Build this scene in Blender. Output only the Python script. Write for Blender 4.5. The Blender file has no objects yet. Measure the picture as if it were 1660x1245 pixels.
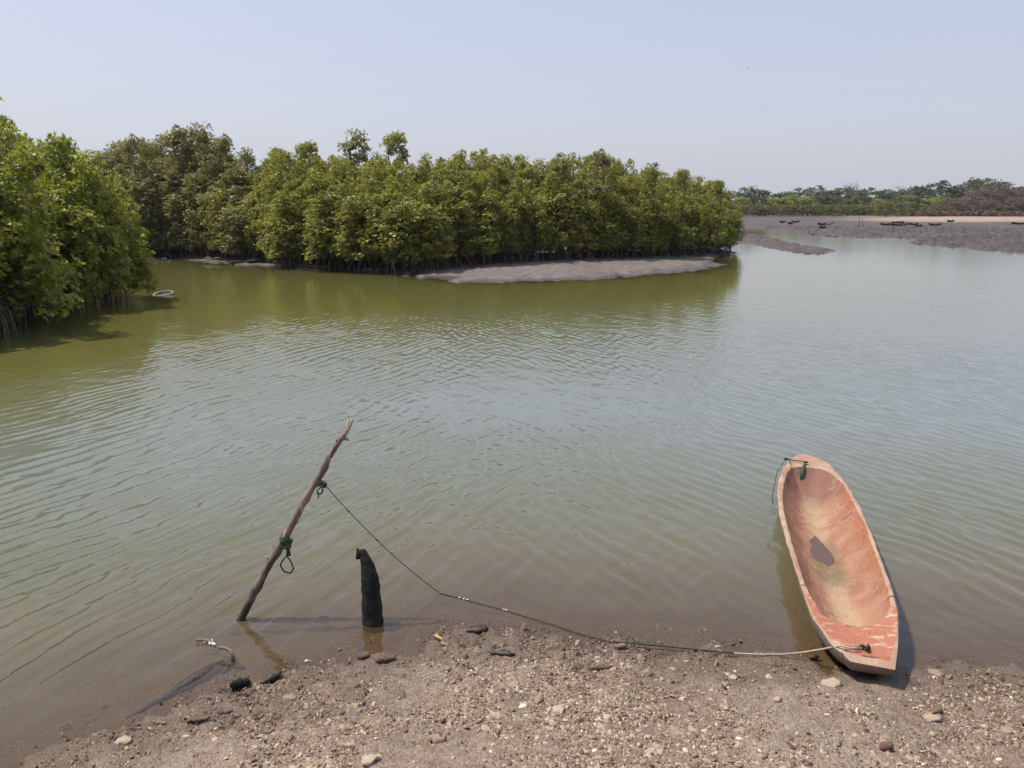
import bpy, math, random
import numpy as np

# ------------------------------------------------------------------ camera, sky, sun, exposure
scene = bpy.context.scene
COL = scene.collection
H = 2.4                                   # eye height above the water
F = 1247.0                                # focal length in photograph pixels (1660 wide)
PITCH = math.atan(282.5 / F)
SP, CP = math.sin(PITCH), math.cos(PITCH)
SUN_EL = math.radians(62)
SUN_AZ = math.radians(-66)                # measured from +Y (the view direction) towards +X
SKY_STRENGTH = 0.122
SUN_STRENGTH = 4.9
EXPOSURE = 0.0

cam_data = bpy.data.cameras.new('camera')
cam = bpy.data.objects.new('camera', cam_data)
COL.objects.link(cam)
cam.location = (0, 0, H)
cam.rotation_euler = (math.pi / 2 - PITCH, 0, 0)
cam_data.sensor_width = 36
cam_data.lens = 36 * F / 1660
cam_data.clip_start = 0.05
cam_data.clip_end = 3000
scene.camera = cam

world = bpy.data.worlds.new('World')
scene.world = world
world.use_nodes = True
wn = world.node_tree
wn.nodes.clear()
sky = wn.nodes.new('ShaderNodeTexSky')
sky.sky_type = 'NISHITA'
sky.sun_disc = False
sky.sun_elevation = SUN_EL
sky.sun_rotation = SUN_AZ
sky.air_density = 1.0
sky.dust_density = 4.5
sky.ozone_density = 1.5
hz = wn.nodes.new('ShaderNodeMix'); hz.data_type = 'RGBA'
hz.inputs[0].default_value = 0.62
tcw = wn.nodes.new('ShaderNodeTexCoord')
sep = wn.nodes.new('ShaderNodeSeparateXYZ'); wn.links.new(tcw.outputs['Generated'], sep.inputs[0])
vr = wn.nodes.new('ShaderNodeValToRGB')              # dry-season dust veil over the blue, whitest at the horizon
for e, (p_, c_) in zip([vr.color_ramp.elements[0], vr.color_ramp.elements.new(0.22), vr.color_ramp.elements[-1]],
                       [(0.0, (.72, .74, .825, 1)), (0.22, (.605, .655, .825, 1)), (0.8, (.51, .58, .82, 1))]):
    e.position = p_; e.color = c_
wn.links.new(sep.outputs[2], vr.inputs[0])
vm = wn.nodes.new('ShaderNodeVectorMath'); vm.operation = 'SCALE'; vm.inputs[3].default_value = 9.6
wn.links.new(vr.outputs[0], vm.inputs[0]); wn.links.new(vm.outputs[0], hz.inputs[7])
wn.links.new(sky.outputs[0], hz.inputs[6])
bg = wn.nodes.new('ShaderNodeBackground')
bg.inputs[1].default_value = SKY_STRENGTH
wn.links.new(hz.outputs[2], bg.inputs[0])
wo = wn.nodes.new('ShaderNodeOutputWorld')
wn.links.new(bg.outputs[0], wo.inputs[0])

sun_data = bpy.data.lights.new('sun', 'SUN')
sun_data.energy = SUN_STRENGTH
sun_data.angle = math.radians(1.2)
sun_data.color = (1.0, 0.93, 0.83)
sun = bpy.data.objects.new('sun', sun_data)
COL.objects.link(sun)
sun.rotation_euler = (math.pi / 2 - SUN_EL, 0, math.pi - SUN_AZ)

scene.view_settings.view_transform = 'Standard'
scene.view_settings.look = 'None'
scene.view_settings.exposure = EXPOSURE
scene.view_settings.gamma = 1
scene.cycles.max_bounces = 8
scene.cycles.transparent_max_bounces = 12
scene.cycles.volume_bounces = 0
scene.cycles.caustics_reflective = False
scene.cycles.caustics_refractive = False

random.seed(4)
RNG = np.random.default_rng(11)

# ------------------------------------------------------------------ helpers
def ray(px, py):
    """direction of a photograph pixel (x, forward, down), forward depth 1"""
    x = (px - 830) / F
    d = (py - 622.5) / F
    return x, CP - d * SP, SP + d * CP

def at(px, py, z=0.0):
    x, f, dn = ray(px, py)
    t = (H - z) / dn
    return np.array([x * t, f * t, z])

def at_y(px, py, Y):
    x, f, dn = ray(px, py)
    t = Y / f
    return np.array([x * t, Y, H - dn * t])

def at_d(px, py, t):
    x, f, dn = ray(px, py)
    return np.array([x * t, f * t, H - dn * t])

def tag(o, label=None, cat=None, group=None, kind=None):
    if label: o['label'] = label
    if cat: o['category'] = cat
    if group: o['group'] = group
    if kind: o['kind'] = kind
    return o

def empty(name, loc=(0, 0, 0), rz=0.0):
    o = bpy.data.objects.new(name, None)
    o.location = loc
    o.rotation_euler = (0, 0, rz)
    o.empty_display_size = 0.2
    COL.objects.link(o)
    return o

def mesh_np(name, verts, faces, smooth=False):
    """faces: (n,3) or (n,4) int array, or list of such arrays"""
    me = bpy.data.meshes.new(name)
    verts = np.asarray(verts, np.float32)
    if not isinstance(faces, (list, tuple)):
        faces = [faces]
    faces = [np.asarray(f, np.int32) for f in faces if len(f)]
    nl = sum(f.size for f in faces)
    nf = sum(len(f) for f in faces)
    me.vertices.add(len(verts))
    me.vertices.foreach_set('co', verts.ravel())
    me.loops.add(nl)
    me.loops.foreach_set('vertex_index', np.concatenate([f.ravel() for f in faces]))
    me.polygons.add(nf)
    sizes = np.concatenate([np.full(len(f), f.shape[1], np.int32) for f in faces])
    starts = np.concatenate([[0], np.cumsum(sizes)[:-1]]).astype(np.int32)
    me.polygons.foreach_set('loop_start', starts)
    if smooth:
        me.polygons.foreach_set('use_smooth', np.ones(nf, bool))
    me.update(calc_edges=True)
    return me

def attr(me, name, values):
    a = me.attributes.new(name, 'FLOAT', 'POINT')
    a.data.foreach_set('value', np.asarray(values, np.float32))

def obj(name, me, mat=None, parent=None):
    o = bpy.data.objects.new(name, me)
    COL.objects.link(o)
    if mat is not None and len(me.materials) == 0:
        me.materials.append(mat)
    if parent is not None:
        o.parent = parent
    return o

class MB:
    """collects tubes and patches into one mesh"""
    def __init__(self):
        self.v = []; self.q = []; self.t = []; self.n = 0
    def add(self, v, q=None, t=None):
        v = np.asarray(v, float)
        self.v.append(v)
        if q is not None and len(q): self.q.append(np.asarray(q, int) + self.n)
        if t is not None and len(t): self.t.append(np.asarray(t, int) + self.n)
        self.n += len(v)
    def tube(self, pts, rad, n=6, cap=True, jitter=0.0, rng=None):
        pts = np.asarray(pts, float)
        m = len(pts)
        rad = np.broadcast_to(np.asarray(rad, float), (m,))
        tan = np.gradient(pts, axis=0)
        tan /= np.linalg.norm(tan, axis=1, keepdims=True) + 1e-9
        up = np.array([0, 0, 1.0]) if abs(tan[0][2]) < 0.9 else np.array([1.0, 0, 0])
        u = np.cross(tan[0], up); u /= np.linalg.norm(u)
        rings = []
        for i in range(m):
            u = u - tan[i] * np.dot(u, tan[i]); u /= np.linalg.norm(u) + 1e-9
            w = np.cross(tan[i], u)
            a = np.arange(n) * 2 * math.pi / n
            r = rad[i] * np.ones(n)
            if jitter: r = r * (1 + (rng or RNG).uniform(-jitter, jitter, n))
            rings.append(pts[i] + np.outer(np.cos(a) * r, u) + np.outer(np.sin(a) * r, w))
        v = np.concatenate(rings)
        i, j = np.meshgrid(np.arange(m - 1), np.arange(n), indexing='ij')
        a_ = (i * n + j).ravel(); b_ = (i * n + (j + 1) % n).ravel()
        q = np.stack([a_, b_, b_ + n, a_ + n], 1)
        t = None
        if cap:
            v = np.concatenate([v, pts[:1], pts[-1:]])
            c0, c1 = m * n, m * n + 1
            k = np.arange(n)
            t = np.concatenate([np.stack([(k + 1) % n, k, np.full(n, c0)], 1),
                                np.stack([(m - 1) * n + k, (m - 1) * n + (k + 1) % n, np.full(n, c1)], 1)])
        self.add(v, q, t)
    def mesh(self, name, smooth=True):
        f = []
        if self.q: f.append(np.concatenate(self.q))
        if self.t: f.append(np.concatenate(self.t))
        return mesh_np(name, np.concatenate(self.v), f, smooth)
    def build(self, name, mat, parent=None, smooth=True):
        return obj(name, self.mesh(name, smooth), mat, parent)

def smoothstep(a, b, x):
    t = np.clip((x - a) / (b - a), 0, 1)
    return t * t * (3 - 2 * t)

def hash2(ix, iy, seed):
    h = (ix.astype(np.int64) * 374761393 + iy.astype(np.int64) * 668265263 + seed * 1442695041) & 0x7fffffff
    h = ((h ^ (h >> 13)) * 1274126177) & 0x7fffffff
    h = h ^ (h >> 16)
    return (h & 0xffff) / 65535.0

def vnoise(x, y, seed=0):
    ix, iy = np.floor(x), np.floor(y)
    fx, fy = x - ix, y - iy
    ux, uy = fx * fx * (3 - 2 * fx), fy * fy * (3 - 2 * fy)
    ix = ix.astype(np.int64); iy = iy.astype(np.int64)
    a = hash2(ix, iy, seed); b = hash2(ix + 1, iy, seed)
    c = hash2(ix, iy + 1, seed); d = hash2(ix + 1, iy + 1, seed)
    return (a * (1 - ux) + b * ux) * (1 - uy) + (c * (1 - ux) + d * ux) * uy - 0.5

def fbm(x, y, seed=0, oct=4, gain=0.5):
    s = 0; a = 1.0
    for k in range(oct):
        s = s + a * vnoise(x * 2 ** k, y * 2 ** k, seed + k * 17)
        a *= gain
    return s

def signed_dist(x, y, poly):
    """positive inside"""
    poly = np.asarray(poly, float)
    d2 = np.full(x.shape, 1e18)
    inside = np.zeros(x.shape, bool)
    n = len(poly)
    for i in range(n):
        ax, ay = poly[i]; bx, by = poly[(i + 1) % n]
        ex, ey = bx - ax, by - ay
        wx, wy = x - ax, y - ay
        t = np.clip((wx * ex + wy * ey) / (ex * ex + ey * ey + 1e-12), 0, 1)
        d2 = np.minimum(d2, (wx - ex * t) ** 2 + (wy - ey * t) ** 2)
        if ay != by:
            c = ((ay > y) != (by > y)) & (x < (bx - ax) * (y - ay) / (by - ay) + ax)
            inside ^= c
    d = np.sqrt(d2)
    return np.where(inside, d, -d)

# ------------------------------------------------------------------ materials
class NT:
    def __init__(self, name):
        self.m = bpy.data.materials.new(name)
        self.m.use_nodes = True
        self.t = self.m.node_tree
        self.t.nodes.clear()
        self.out = self.t.nodes.new('ShaderNodeOutputMaterial')
    def n(self, kind, **inp):
        nd = self.t.nodes.new('ShaderNode' + kind)
        for k, v in inp.items():
            self.set(nd, k, v)
        return nd
    def set(self, nd, k, v):
        key = int(k[1:]) if k[0] == 'i' and k[1:].isdigit() else k.replace('_', ' ')
        s = nd.inputs[key]
        if hasattr(v, 'is_output'):
            self.t.links.new(v, s)
        else:
            if isinstance(v, tuple) and len(v) == 3 and s.type == 'RGBA':
                v = v + (1,)
            s.default_value = v
    def attr(self, name):
        a = self.n('Attribute'); a.attribute_name = name
        return a.outputs['Fac']
    def math(self, op, a, b=0.0, clamp=False):
        m = self.n('Math', i0=a, i1=b); m.operation = op; m.use_clamp = clamp
        return m.outputs[0]
    def noise(self, scale, detail=4, rough=0.55, vec=None, dist=0.0):
        nd = self.n('TexNoise', Scale=scale, Detail=float(detail), Roughness=rough, Distortion=dist)
        if vec is not None: self.t.links.new(vec, nd.inputs['Vector'])
        return nd.outputs['Fac']
    def pos(self, scale=None, kind='Object'):
        tc = self.n('TexCoord')
        v = tc.outputs[kind]
        if scale:
            mp = self.n('Mapping', Vector=v, Scale=scale)
            v = mp.outputs[0]
        return v
    def ramp(self, fac, stops, interp='LINEAR'):
        r = self.n('ValToRGB', Fac=fac)
        cr = r.color_ramp
        cr.interpolation = interp
        while len(cr.elements) < len(stops): cr.elements.new(0.5)
        for e, (p, c) in zip(cr.elements, stops):
            e.position = p
            e.color = c + (1,) if len(c) == 3 else c
        return r.outputs[0]
    def step(self, fac, lo, hi):
        m = self.n('MapRange', Value=fac)
        m.inputs[1].default_value = lo; m.inputs[2].default_value = hi
        m.interpolation_type = 'SMOOTHSTEP'
        return m.outputs[0]
    def mix(self, fac, a, b, blend='MIX'):
        m = self.n('Mix'); m.data_type = 'RGBA'; m.blend_type = blend
        for i, v in ((0, fac), (6, a), (7, b)): self.set(m, 'i%d' % i, v)
        return m.outputs[2]
    def bump(self, height, strength=0.5, dist=0.01):
        return self.n('Bump', Height=height, Strength=strength, Distance=dist).outputs[0]
    def pbr(self, color, rough=0.7, normal=None, spec=0.5, **kw):
        p = self.n('BsdfPrincipled', Base_Color=color, Roughness=rough, Specular_IOR_Level=spec, **kw)
        if normal is not None: self.t.links.new(normal, p.inputs['Normal'])
        return p
    def done(self, shader):
        self.t.links.new(shader.outputs[0] if hasattr(shader, 'outputs') else shader, self.out.inputs[0])
        return self.m

def leaf_material(name, stops, transl=0.30, rough=0.34, tcol=(0.20, 0.26, 0.03), spec=0.55):
    t = NT(name)
    tint = t.attr('tint')
    oi = t.n('ObjectInfo')
    shift = t.math('MULTIPLY', t.math('SUBTRACT', oi.outputs['Random'], 0.5), 0.28)
    col = t.ramp(t.math('ADD', tint, shift, True), stops)
    p = t.pbr(col, rough, spec=spec)
    tr = t.n('BsdfTranslucent', Color=t.mix(0.6, col, tcol))
    mx = t.n('MixShader', i0=transl, i1=p.outputs[0], i2=tr.outputs[0])
    return t.done(mx)

def bark_material(name, c0, c1, scale=(14, 14, 3), rough=0.85):
    t = NT(name)
    v = t.pos(scale)
    n = t.noise(1.0, 5, 0.6, v)
    col = t.ramp(n, [(0.3, c0), (0.7, c1)])
    return t.done(t.pbr(col, rough, t.bump(n, 0.7, 0.01), 0.3))

M = {}
GREEN = [(0.0, (0.085, 0.108, 0.021)), (0.35, (0.195, 0.212, 0.034)), (0.62, (0.315, 0.322, 0.052)),
         (0.88, (0.44, 0.42, 0.10)), (0.99, (0.46, 0.36, 0.14))]
M['leaf'] = leaf_material('mangrove_leaves', GREEN, tcol=(0.44, 0.46, 0.035), transl=0.36)
M['leaf_near'] = leaf_material('mangrove_leaves_near', [(0.0, (0.085, 0.122, 0.022)), (0.35, (0.190, 0.235, 0.034)),
         (0.62, (0.300, 0.335, 0.048)), (0.88, (0.43, 0.42, 0.09)), (0.99, (0.48, 0.36, 0.13))], tcol=(0.46, 0.52, 0.03), transl=0.38)
M['leaf_brown'] = leaf_material('dry_mangrove_leaves', [(0.0, (0.100, 0.106, 0.042)), (0.4, (0.205, 0.203, 0.074)),
         (0.7, (0.305, 0.290, 0.115)), (0.95, (0.43, 0.36, 0.17))], tcol=(0.42, 0.42, 0.09), transl=0.38)
M['leaf_dark'] = leaf_material('woodland_leaves', [(0.0, (0.034, 0.058, 0.022)), (0.5, (0.070, 0.110, 0.036)),
         (0.9, (0.135, 0.175, 0.055))], transl=0.15, rough=0.6)
M['leaf_bush'] = leaf_material('scrub_leaves', [(0.0, (0.075, 0.088, 0.022)), (0.5, (0.155, 0.160, 0.038)),
         (0.9, (0.235, 0.215, 0.060))], transl=0.2, rough=0.6)
M['leaf_dry'] = leaf_material('dry_twigs', [(0.0, (0.12, 0.082, 0.058)), (0.5, (0.20, 0.138, 0.098)),
         (0.9, (0.30, 0.215, 0.155))], transl=0.15, rough=0.8, tcol=(0.25, 0.17, 0.1))
M['grass_dry'] = leaf_material('rust_dry_grass', [(0.0, (0.13, 0.062, 0.035)), (0.5, (0.24, 0.125, 0.072)),
         (0.9, (0.36, 0.23, 0.13))], transl=0.2, rough=0.8, tcol=(0.3, 0.17, 0.09))
M['bark'] = bark_material('mangrove_bark', (0.045, 0.036, 0.030), (0.13, 0.105, 0.088))
M['root'] = bark_material('prop_root_bark', (0.080, 0.062, 0.052), (0.21, 0.165, 0.138), (9, 9, 5))
M['bark_pale'] = bark_material('pale_bark', (0.13, 0.105, 0.09), (0.24, 0.20, 0.17), (1, 1, .4))
M['bark_far'] = bark_material('woodland_bark', (0.06, 0.05, 0.045), (0.13, 0.11, 0.1), (1, 1, .4))

def mud_material(name, dark, mid, pale, scale=1.0, rough=0.6, pebbly=1.0, sand=False):
    t = NT(name)
    v = t.pos()
    n1 = t.noise(0.5 * scale, 5, 0.6, v)
    n2 = t.noise(5.0 * scale, 6, 0.65, v)
    n3 = t.noise(26.0 * scale, 4, 0.6, v)
    f = t.math('ADD', t.math('MULTIPLY', n1, 0.45), t.math('MULTIPLY', n2, 0.55))
    col = t.ramp(f, [(0.32, dark), (0.5, mid), (0.68, pale)])
    wet = t.attr('wet')
    col = t.mix(t.math('MULTIPLY', wet, 0.75), col, (dark[0] * 0.62, dark[1] * 0.6, dark[2] * 0.58))
    if sand:
        s = t.attr('sand')
        sc = t.ramp(n2, [(0.35, (0.24, 0.175, 0.12)), (0.65, (0.37, 0.28, 0.20))])
        col = t.mix(s, col, sc)
    hgt = t.math('ADD', n2, t.math('MULTIPLY', n3, 0.5 * pebbly))
    rg = t.math('SUBTRACT', rough + 0.2, t.math('MULTIPLY', wet, 0.45))
    return t.done(t.pbr(col, rg, t.bump(hgt, 0.9, 0.03 / scale), 0.4))

M['mud_bank'] = mud_material('grey_tidal_mud', (0.080, 0.065, 0.058), (0.135, 0.111, 0.100), (0.190, 0.159, 0.145), 1.0, 0.55)
M['mudflat'] = mud_material('mudflat_mud', (0.036, 0.029, 0.028), (0.072, 0.058, 0.055), (0.128, 0.104, 0.097), 0.35, 0.6, sand=True)
M['sandbar'] = mud_material('sandbar_mud', (0.042, 0.032, 0.028), (0.080, 0.062, 0.055), (0.125, 0.099, 0.088), 0.6, 0.6)

def shore_material():
    t = NT('shelly_shore_mud')
    v = t.pos()
    n1 = t.noise(1.1, 5, 0.6, v)
    n2 = t.noise(11.0, 6, 0.65, v)
    n3 = t.noise(75.0, 4, 0.7, v)
    f = t.math('ADD', t.math('MULTIPLY', n1, 0.5), t.math('MULTIPLY', n2, 0.5))
    col = t.ramp(f, [(0.30, (0.120, 0.090, 0.070)), (0.46, (0.216, 0.162, 0.124)), (0.56, (0.270, 0.210, 0.163)), (0.72, (0.33, 0.262, 0.205))])
    vo = t.n('TexVoronoi', Vector=v, Scale=95.0)
    cr = t.ramp(vo.outputs['Color'], [(0.0, (0.55, 0.5, 0.45)), (0.5, (0.95, 0.95, 0.95)), (1.0, (1.45, 1.38, 1.3))])
    col = t.mix(0.85, col, cr, 'MULTIPLY')
    wet = t.attr('wet')
    col = t.mix(t.math('MULTIPLY', wet, 0.68), col, (0.090, 0.066, 0.042))
    h = t.math('ADD', t.math('MULTIPLY', n2, 1.0), t.math('MULTIPLY', n3, 0.5))
    h = t.math('ADD', h, t.math('MULTIPLY', vo.outputs['Distance'], -0.35))
    rg = t.math('SUBTRACT', 0.88, t.math('MULTIPLY', wet, 0.42))
    return t.done(t.pbr(col, rg, t.bump(h, 1.0, 0.02), 0.35))
M['shore'] = shore_material()

def water_material():
    t = NT('murky_creek_water')
    dep = t.attr('depth')
    v = t.pos()
    nb = t.noise(9.0, 3, 0.5, v)
    nb2 = t.noise(38.0, 2, 0.5, v)
    ruf = t.attr('ruffle')
    h = t.math('MULTIPLY', t.math('ADD', nb, t.math('MULTIPLY', nb2, 0.35)), ruf)
    nrm = t.bump(h, 0.5, 0.012)
    silt = t.noise(0.55, 4, 0.6, v)
    dd = t.math('ADD', dep, t.math('MULTIPLY', t.math('SUBTRACT', silt, 0.5), 0.28))
    col = t.ramp(t.math('MULTIPLY', dd, 1.0), [(0.0, (0.160, 0.117, 0.066)), (0.13, (0.140, 0.116, 0.064)), (0.32, (0.116, 0.122, 0.078)), (0.80, (0.148, 0.168, 0.162))])  # deep end paled towards blue: sky glitter put into the body colour
    col = t.mix(t.attr('tannin'), col, (0.120, 0.115, 0.034))  # olive tone strengthens towards the mangrove banks
    opq = t.math('SUBTRACT', 1.0, t.math('POWER', 2.71828, t.math('MULTIPLY', dep, -8.5)))
    opq = t.math('MAXIMUM', opq, 0.0, True)
    up = t.n('CombineXYZ', X=0.0, Y=0.0, Z=1.0)               # light scattered back from below, blind to the ripples
    dif = t.n('BsdfDiffuse', Color=col, Normal=up.outputs[0])
    tra = t.n('BsdfTransparent', Color=(0.88, 0.80, 0.64))
    body = t.n('MixShader', i0=opq, i1=tra.outputs[0], i2=dif.outputs[0])
    fr = t.n('Fresnel', IOR=1.52); t.t.links.new(nrm, fr.inputs['Normal'])
    gl = t.n('BsdfGlossy', Color=(1, 1, 1), Roughness=0.02); t.t.links.new(nrm, gl.inputs['Normal'])
    mx = t.n('MixShader', i0=fr.outputs[0], i1=body.outputs[0], i2=gl.outputs[0])
    return t.done(mx)
M['water'] = water_material()

# ------------------------------------------------------------------ terrain
SHORE = np.array([(-30, -14), (-12, -3.0), (-6, 0.4), (-3.2, 2.30), (-2.28, 2.97), (-1.99, 3.16), (-1.78, 3.33), (-1.43, 3.50), (-1.15, 3.63), (-0.92, 3.78),
                  (-0.66, 3.87), (-0.39, 3.97), (-0.11, 4.05), (0.18, 4.02), (0.46, 3.97), (0.76, 3.90), (1.1, 3.84),
                  (1.56, 3.79), (1.91, 3.74), (2.23, 3.71), (2.74, 3.67), (4.0, 3.5), (9, 2.6), (20, 0.0), (40, -6)], float)
BANK = [(-60, 52), (-30, 46), (-18.3, 39.9), (-14.48, 36.5), (-11.76, 34.4), (-9.23, 32.25), (-6.64, 30.9), (-4.45, 29.4), (-3.2, 27.9), (-1.91, 26.6),
        (-0.63, 26.1), (1.5, 26.8), (3.8, 28.05), (6.58, 30.6), (8.4, 32.6), (9.75, 34.6), (9.5, 37.2), (10.6, 40.0), (12.6, 44), (13.2, 49), (14, 60), (22, 95), (20, 130), (0, 150), (-60, 150)]
LEFTB = [(-9.9, 10.5), (-10.1, 14.6), (-10.2, 17.0), (-10.5, 20.0), (-11.0, 22.2), (-13, 24.0), (-18, 25), (-40, 24), (-40, -4), (-20, 4)]
BAR = [tuple(at(*p)[:2]) for p in [(1165, 374), (1192, 376), (1230, 381), (1262, 389), (1300, 397), (1335, 402), (1354, 407), (1340, 411), (1305, 411),
                                   (1275, 406), (1240, 400), (1205, 394), (1185, 390), (1165, 390)]]
FLAT = [tuple(at(*p)[:2]) for p in [(1150, 372), (1195, 372), (1275, 373), (1300, 378), (1330, 383), (1400, 385), (1462, 385), (1490, 395), (1530, 399), (1560, 402),
                                    (1600, 406.5), (1660, 408), (1720, 412), (1850, 425)]] + [(75, 42), (330, 60), (420, 430), (20, 430), (26, 150)]
CAN_A = np.array([1.834, 3.498]); CAN_B = np.array([2.649, 6.641])
CAN_AX = (CAN_B - CAN_A) / np.linalg.norm(CAN_B - CAN_A)

def shore_z(x, y):
    ys = np.interp(x, SHORE[:, 0], SHORE[:, 1])
    slope_x = np.gradient(SHORE[:, 1], SHORE[:, 0])
    cosf = 1 / np.sqrt(1 + np.interp(x, SHORE[:, 0], slope_x) ** 2)
    d = (ys - y) * cosf + 0.11 * fbm(x * 2.2, y * 2.2, 5, 3)
    up = 0.105 * np.minimum(d, 0.9) + 0.24 * np.maximum(d - 0.9, 0)
    dn = np.maximum(-0.9, d * 0.125 - 0.035 * np.maximum(-d - 0.6, 0))
    z = np.where(d > 0, np.minimum(up, 1.2), dn)
    z = z + 0.022 * fbm(x * 5, y * 5, 9, 3) * np.clip(1 - abs(d) / 5, 0, 1)
    return z

def bank_z(x, y, poly, top, slope, nseed, namp=0.04, nscale=1.5, edge=0.5):
    d = signed_dist(x, y, poly) + edge * fbm(x * nscale * .5, y * nscale * .5, nseed, 4)
    z = np.where(d > 0, top * (1 - np.exp(-d * slope / top)), np.maximum(-0.9, d * 0.2))
    return z + namp * fbm(x * nscale, y * nscale, nseed + 3, 4) * np.clip(d * 2 + .5, 0, 1), d

def flat_z(x, y):
    z, d = bank_z(x, y, FLAT, 0.22, 0.05, 71, 0.10, 0.5, 1.5)
    r = np.hypot(x, y)
    z = z + 0.006 * np.clip(r - 100, 0, 110) * np.clip(d / 15, 0, 1)
    return z, d

def bank_main(x, y):
    z, d = bank_z(x, y, BANK, 0.26, 0.055, 31, 0.085, 3.0, 0.6)
    return z, d
def bank_left(x, y):
    z, d = bank_z(x, y, LEFTB, 0.2, 0.08, 41, 0.05, 2.0, 0.4)
    return z - 0.15 * (1 - smoothstep(1.5, 4.5, d)), d
def bar_z(x, y):
    return bank_z(x, y, BAR, 0.28, 0.10, 51, 0.09, 0.9, 0.5)

def polar(az, r):
    A, R = np.meshgrid(az, r, indexing='ij')
    return R * np.sin(A), R * np.cos(A)

def grid_faces(n, m):
    i, j = np.meshgrid(np.arange(n - 1), np.arange(m - 1), indexing='ij')
    a = (i * m + j).ravel()
    return np.stack([a, a + m, a + m + 1, a + 1], 1)

def grid_mesh(name, X, Y, Z, keep=None, **attrs):
    n, m = X.shape
    q = grid_faces(n, m)
    v = np.stack([X, Y, Z], -1).reshape(-1, 3)
    if keep is not None:
        k = keep.ravel()
        q = q[k[q].all(1)] if name == 'water' else q[k[q].any(1)]
        used = np.zeros(len(v), bool); used[q.ravel()] = True
        idx = np.cumsum(used) - 1
        q = idx[q]; v = v[used]
        attrs = {a: b.ravel()[used] for a, b in attrs.items()}
    me = mesh_np(name, v, q, True)
    for a, b in attrs.items():
        attr(me, a, np.asarray(b).ravel())
    return me

# one sheet: the near shore, the creek bed, out to the horizon
az = np.radians(np.concatenate([np.linspace(-180, -56, 40), np.linspace(-50, 50, 420), np.linspace(56, 180, 40)]))
rr = np.concatenate([np.linspace(0.05, 2.2, 16), np.linspace(2.24, 5.6, 230), np.geomspace(5.7, 520, 90)])
X, Y = polar(az, rr)
Z = shore_z(X, Y)
near = (np.hypot(X, Y) < 6.5)
Z = Z + near * (0.010 * fbm(X * 16, Y * 16, 21, 3) + 0.005 * fbm(X * 60, Y * 60, 25, 2)) * np.clip(Z * 10 + 1, 0.25, 1)
# the dugout's bow has pressed a shallow bed into the mud
wet = 1 - smoothstep(0.008, 0.055, Z + 0.03 * fbm(X * 3, Y * 3, 77, 3))
g = obj('ground', grid_mesh('ground', X, Y, Z, wet=wet), M['shore'])
tag(g, kind='structure')

def patch(name, fn, az0, az1, na, r0, r1, nr, mat, kind='structure', extra=None):
    X, Y = polar(np.radians(np.linspace(az0, az1, na)), np.geomspace(r0, r1, nr))
    Z, d = fn(X, Y)
    keep = (d > -1.5) & (Z > -0.3)
    at_ = dict(wet=1 - smoothstep(0.01, 0.07, Z))
    if extra: at_.update(extra(X, Y, Z, d))
    o = obj(name, grid_mesh(name, X, Y, Z, keep, **at_), mat)
    tag(o, kind=kind)
    return o

def sand_attr(X, Y, Z, d):
    r = np.hypot(X, Y); a = np.degrees(np.arctan2(X, Y))
    s = smoothstep(128, 168, r + 26 * fbm(X * .05, Y * .05, 5, 3)) * smoothstep(21.5, 26.5, a + 3 * fbm(X * .03, Y * .2, 8, 3))
    return dict(sand=s * (1 - smoothstep(196, 215, r)))
patch('mud_bank', bank_main, -52, 24, 520, 24, 150, 420, M['mud_bank'])
patch('left_mud_bank', bank_left, -75, -22, 160, 8, 42, 160, M['mud_bank'])
patch('sandbar', bar_z, 12, 26, 220, 38, 105, 220, M['sandbar'])
patch('mudflat', flat_z, 8, 62, 420, 38, 430, 420, M['mudflat'], extra=sand_attr)

def top_z(x, y):
    x = np.asarray(x, float); y = np.asarray(y, float)
    z = shore_z(x, y)
    for fn in (bank_main, bank_left, bar_z, flat_z):
        z = np.maximum(z, fn(x, y)[0])
    return z
def gz(x, y):
    return float(top_z(np.array([x]), np.array([y]))[0])

# ------------------------------------------------------------------ water
def waves(x, y):
    rng = np.random.default_rng(3)
    r = np.hypot(x, y)
    wx = x + 0.25 * fbm(x * .7, y * .7, 91, 2); wy = y + 0.25 * fbm(x * .7, y * .7, 95, 2)
    def train(dirx, diry, lam0, lam1, n, spread):
        h = 0
        th0 = math.atan2(diry, dirx)
        for k in range(n):
            lam = lam0 * (lam1 / lam0) ** rng.random()
            th = th0 + rng.normal(0, spread)
            kk = 2 * math.pi / lam
            ph = kk * (math.cos(th) * wx + math.sin(th) * wy) + rng.random() * 6.283
            fade = 1 - smoothstep(lam * 110, lam * 330, r)
            h = h + lam * np.cos(ph) * fade * math.sqrt(2.0 / n) / (2 * math.pi)
        return h
    A = train(0.90, -0.43, 0.10, 0.24, 30, 0.10)
    B = train(0.86, 0.50, 0.09, 0.21, 30, 0.11)
    B2 = train(0.97, 0.24, 0.10, 0.17, 14, 0.12)
    C = train(0.5, 0.86, 0.35, 0.8, 12, 0.5)
    D = train(0.7, 0.7, 0.12, 0.42, 24, 0.9)             # confused chop
    wA = 1 - smoothstep(-1.6, 1.8, x + 0.16 * (y - 4))
    gust = 0.72 + 1.7 * fbm(x * .30, y * .20, 61, 4)
    h = (A * (0.35 + 0.95 * wA) + (B + .45 * B2) * (1.0 - 0.78 * wA)) * np.clip(gust, 0.12, 1.5)
    h = 0.028 * np.tanh(h / 0.028)                    # crests limited, steep between
    return h + 0.07 * C + 0.17 * D * np.clip(gust + .3, .3, 1.2)

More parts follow.
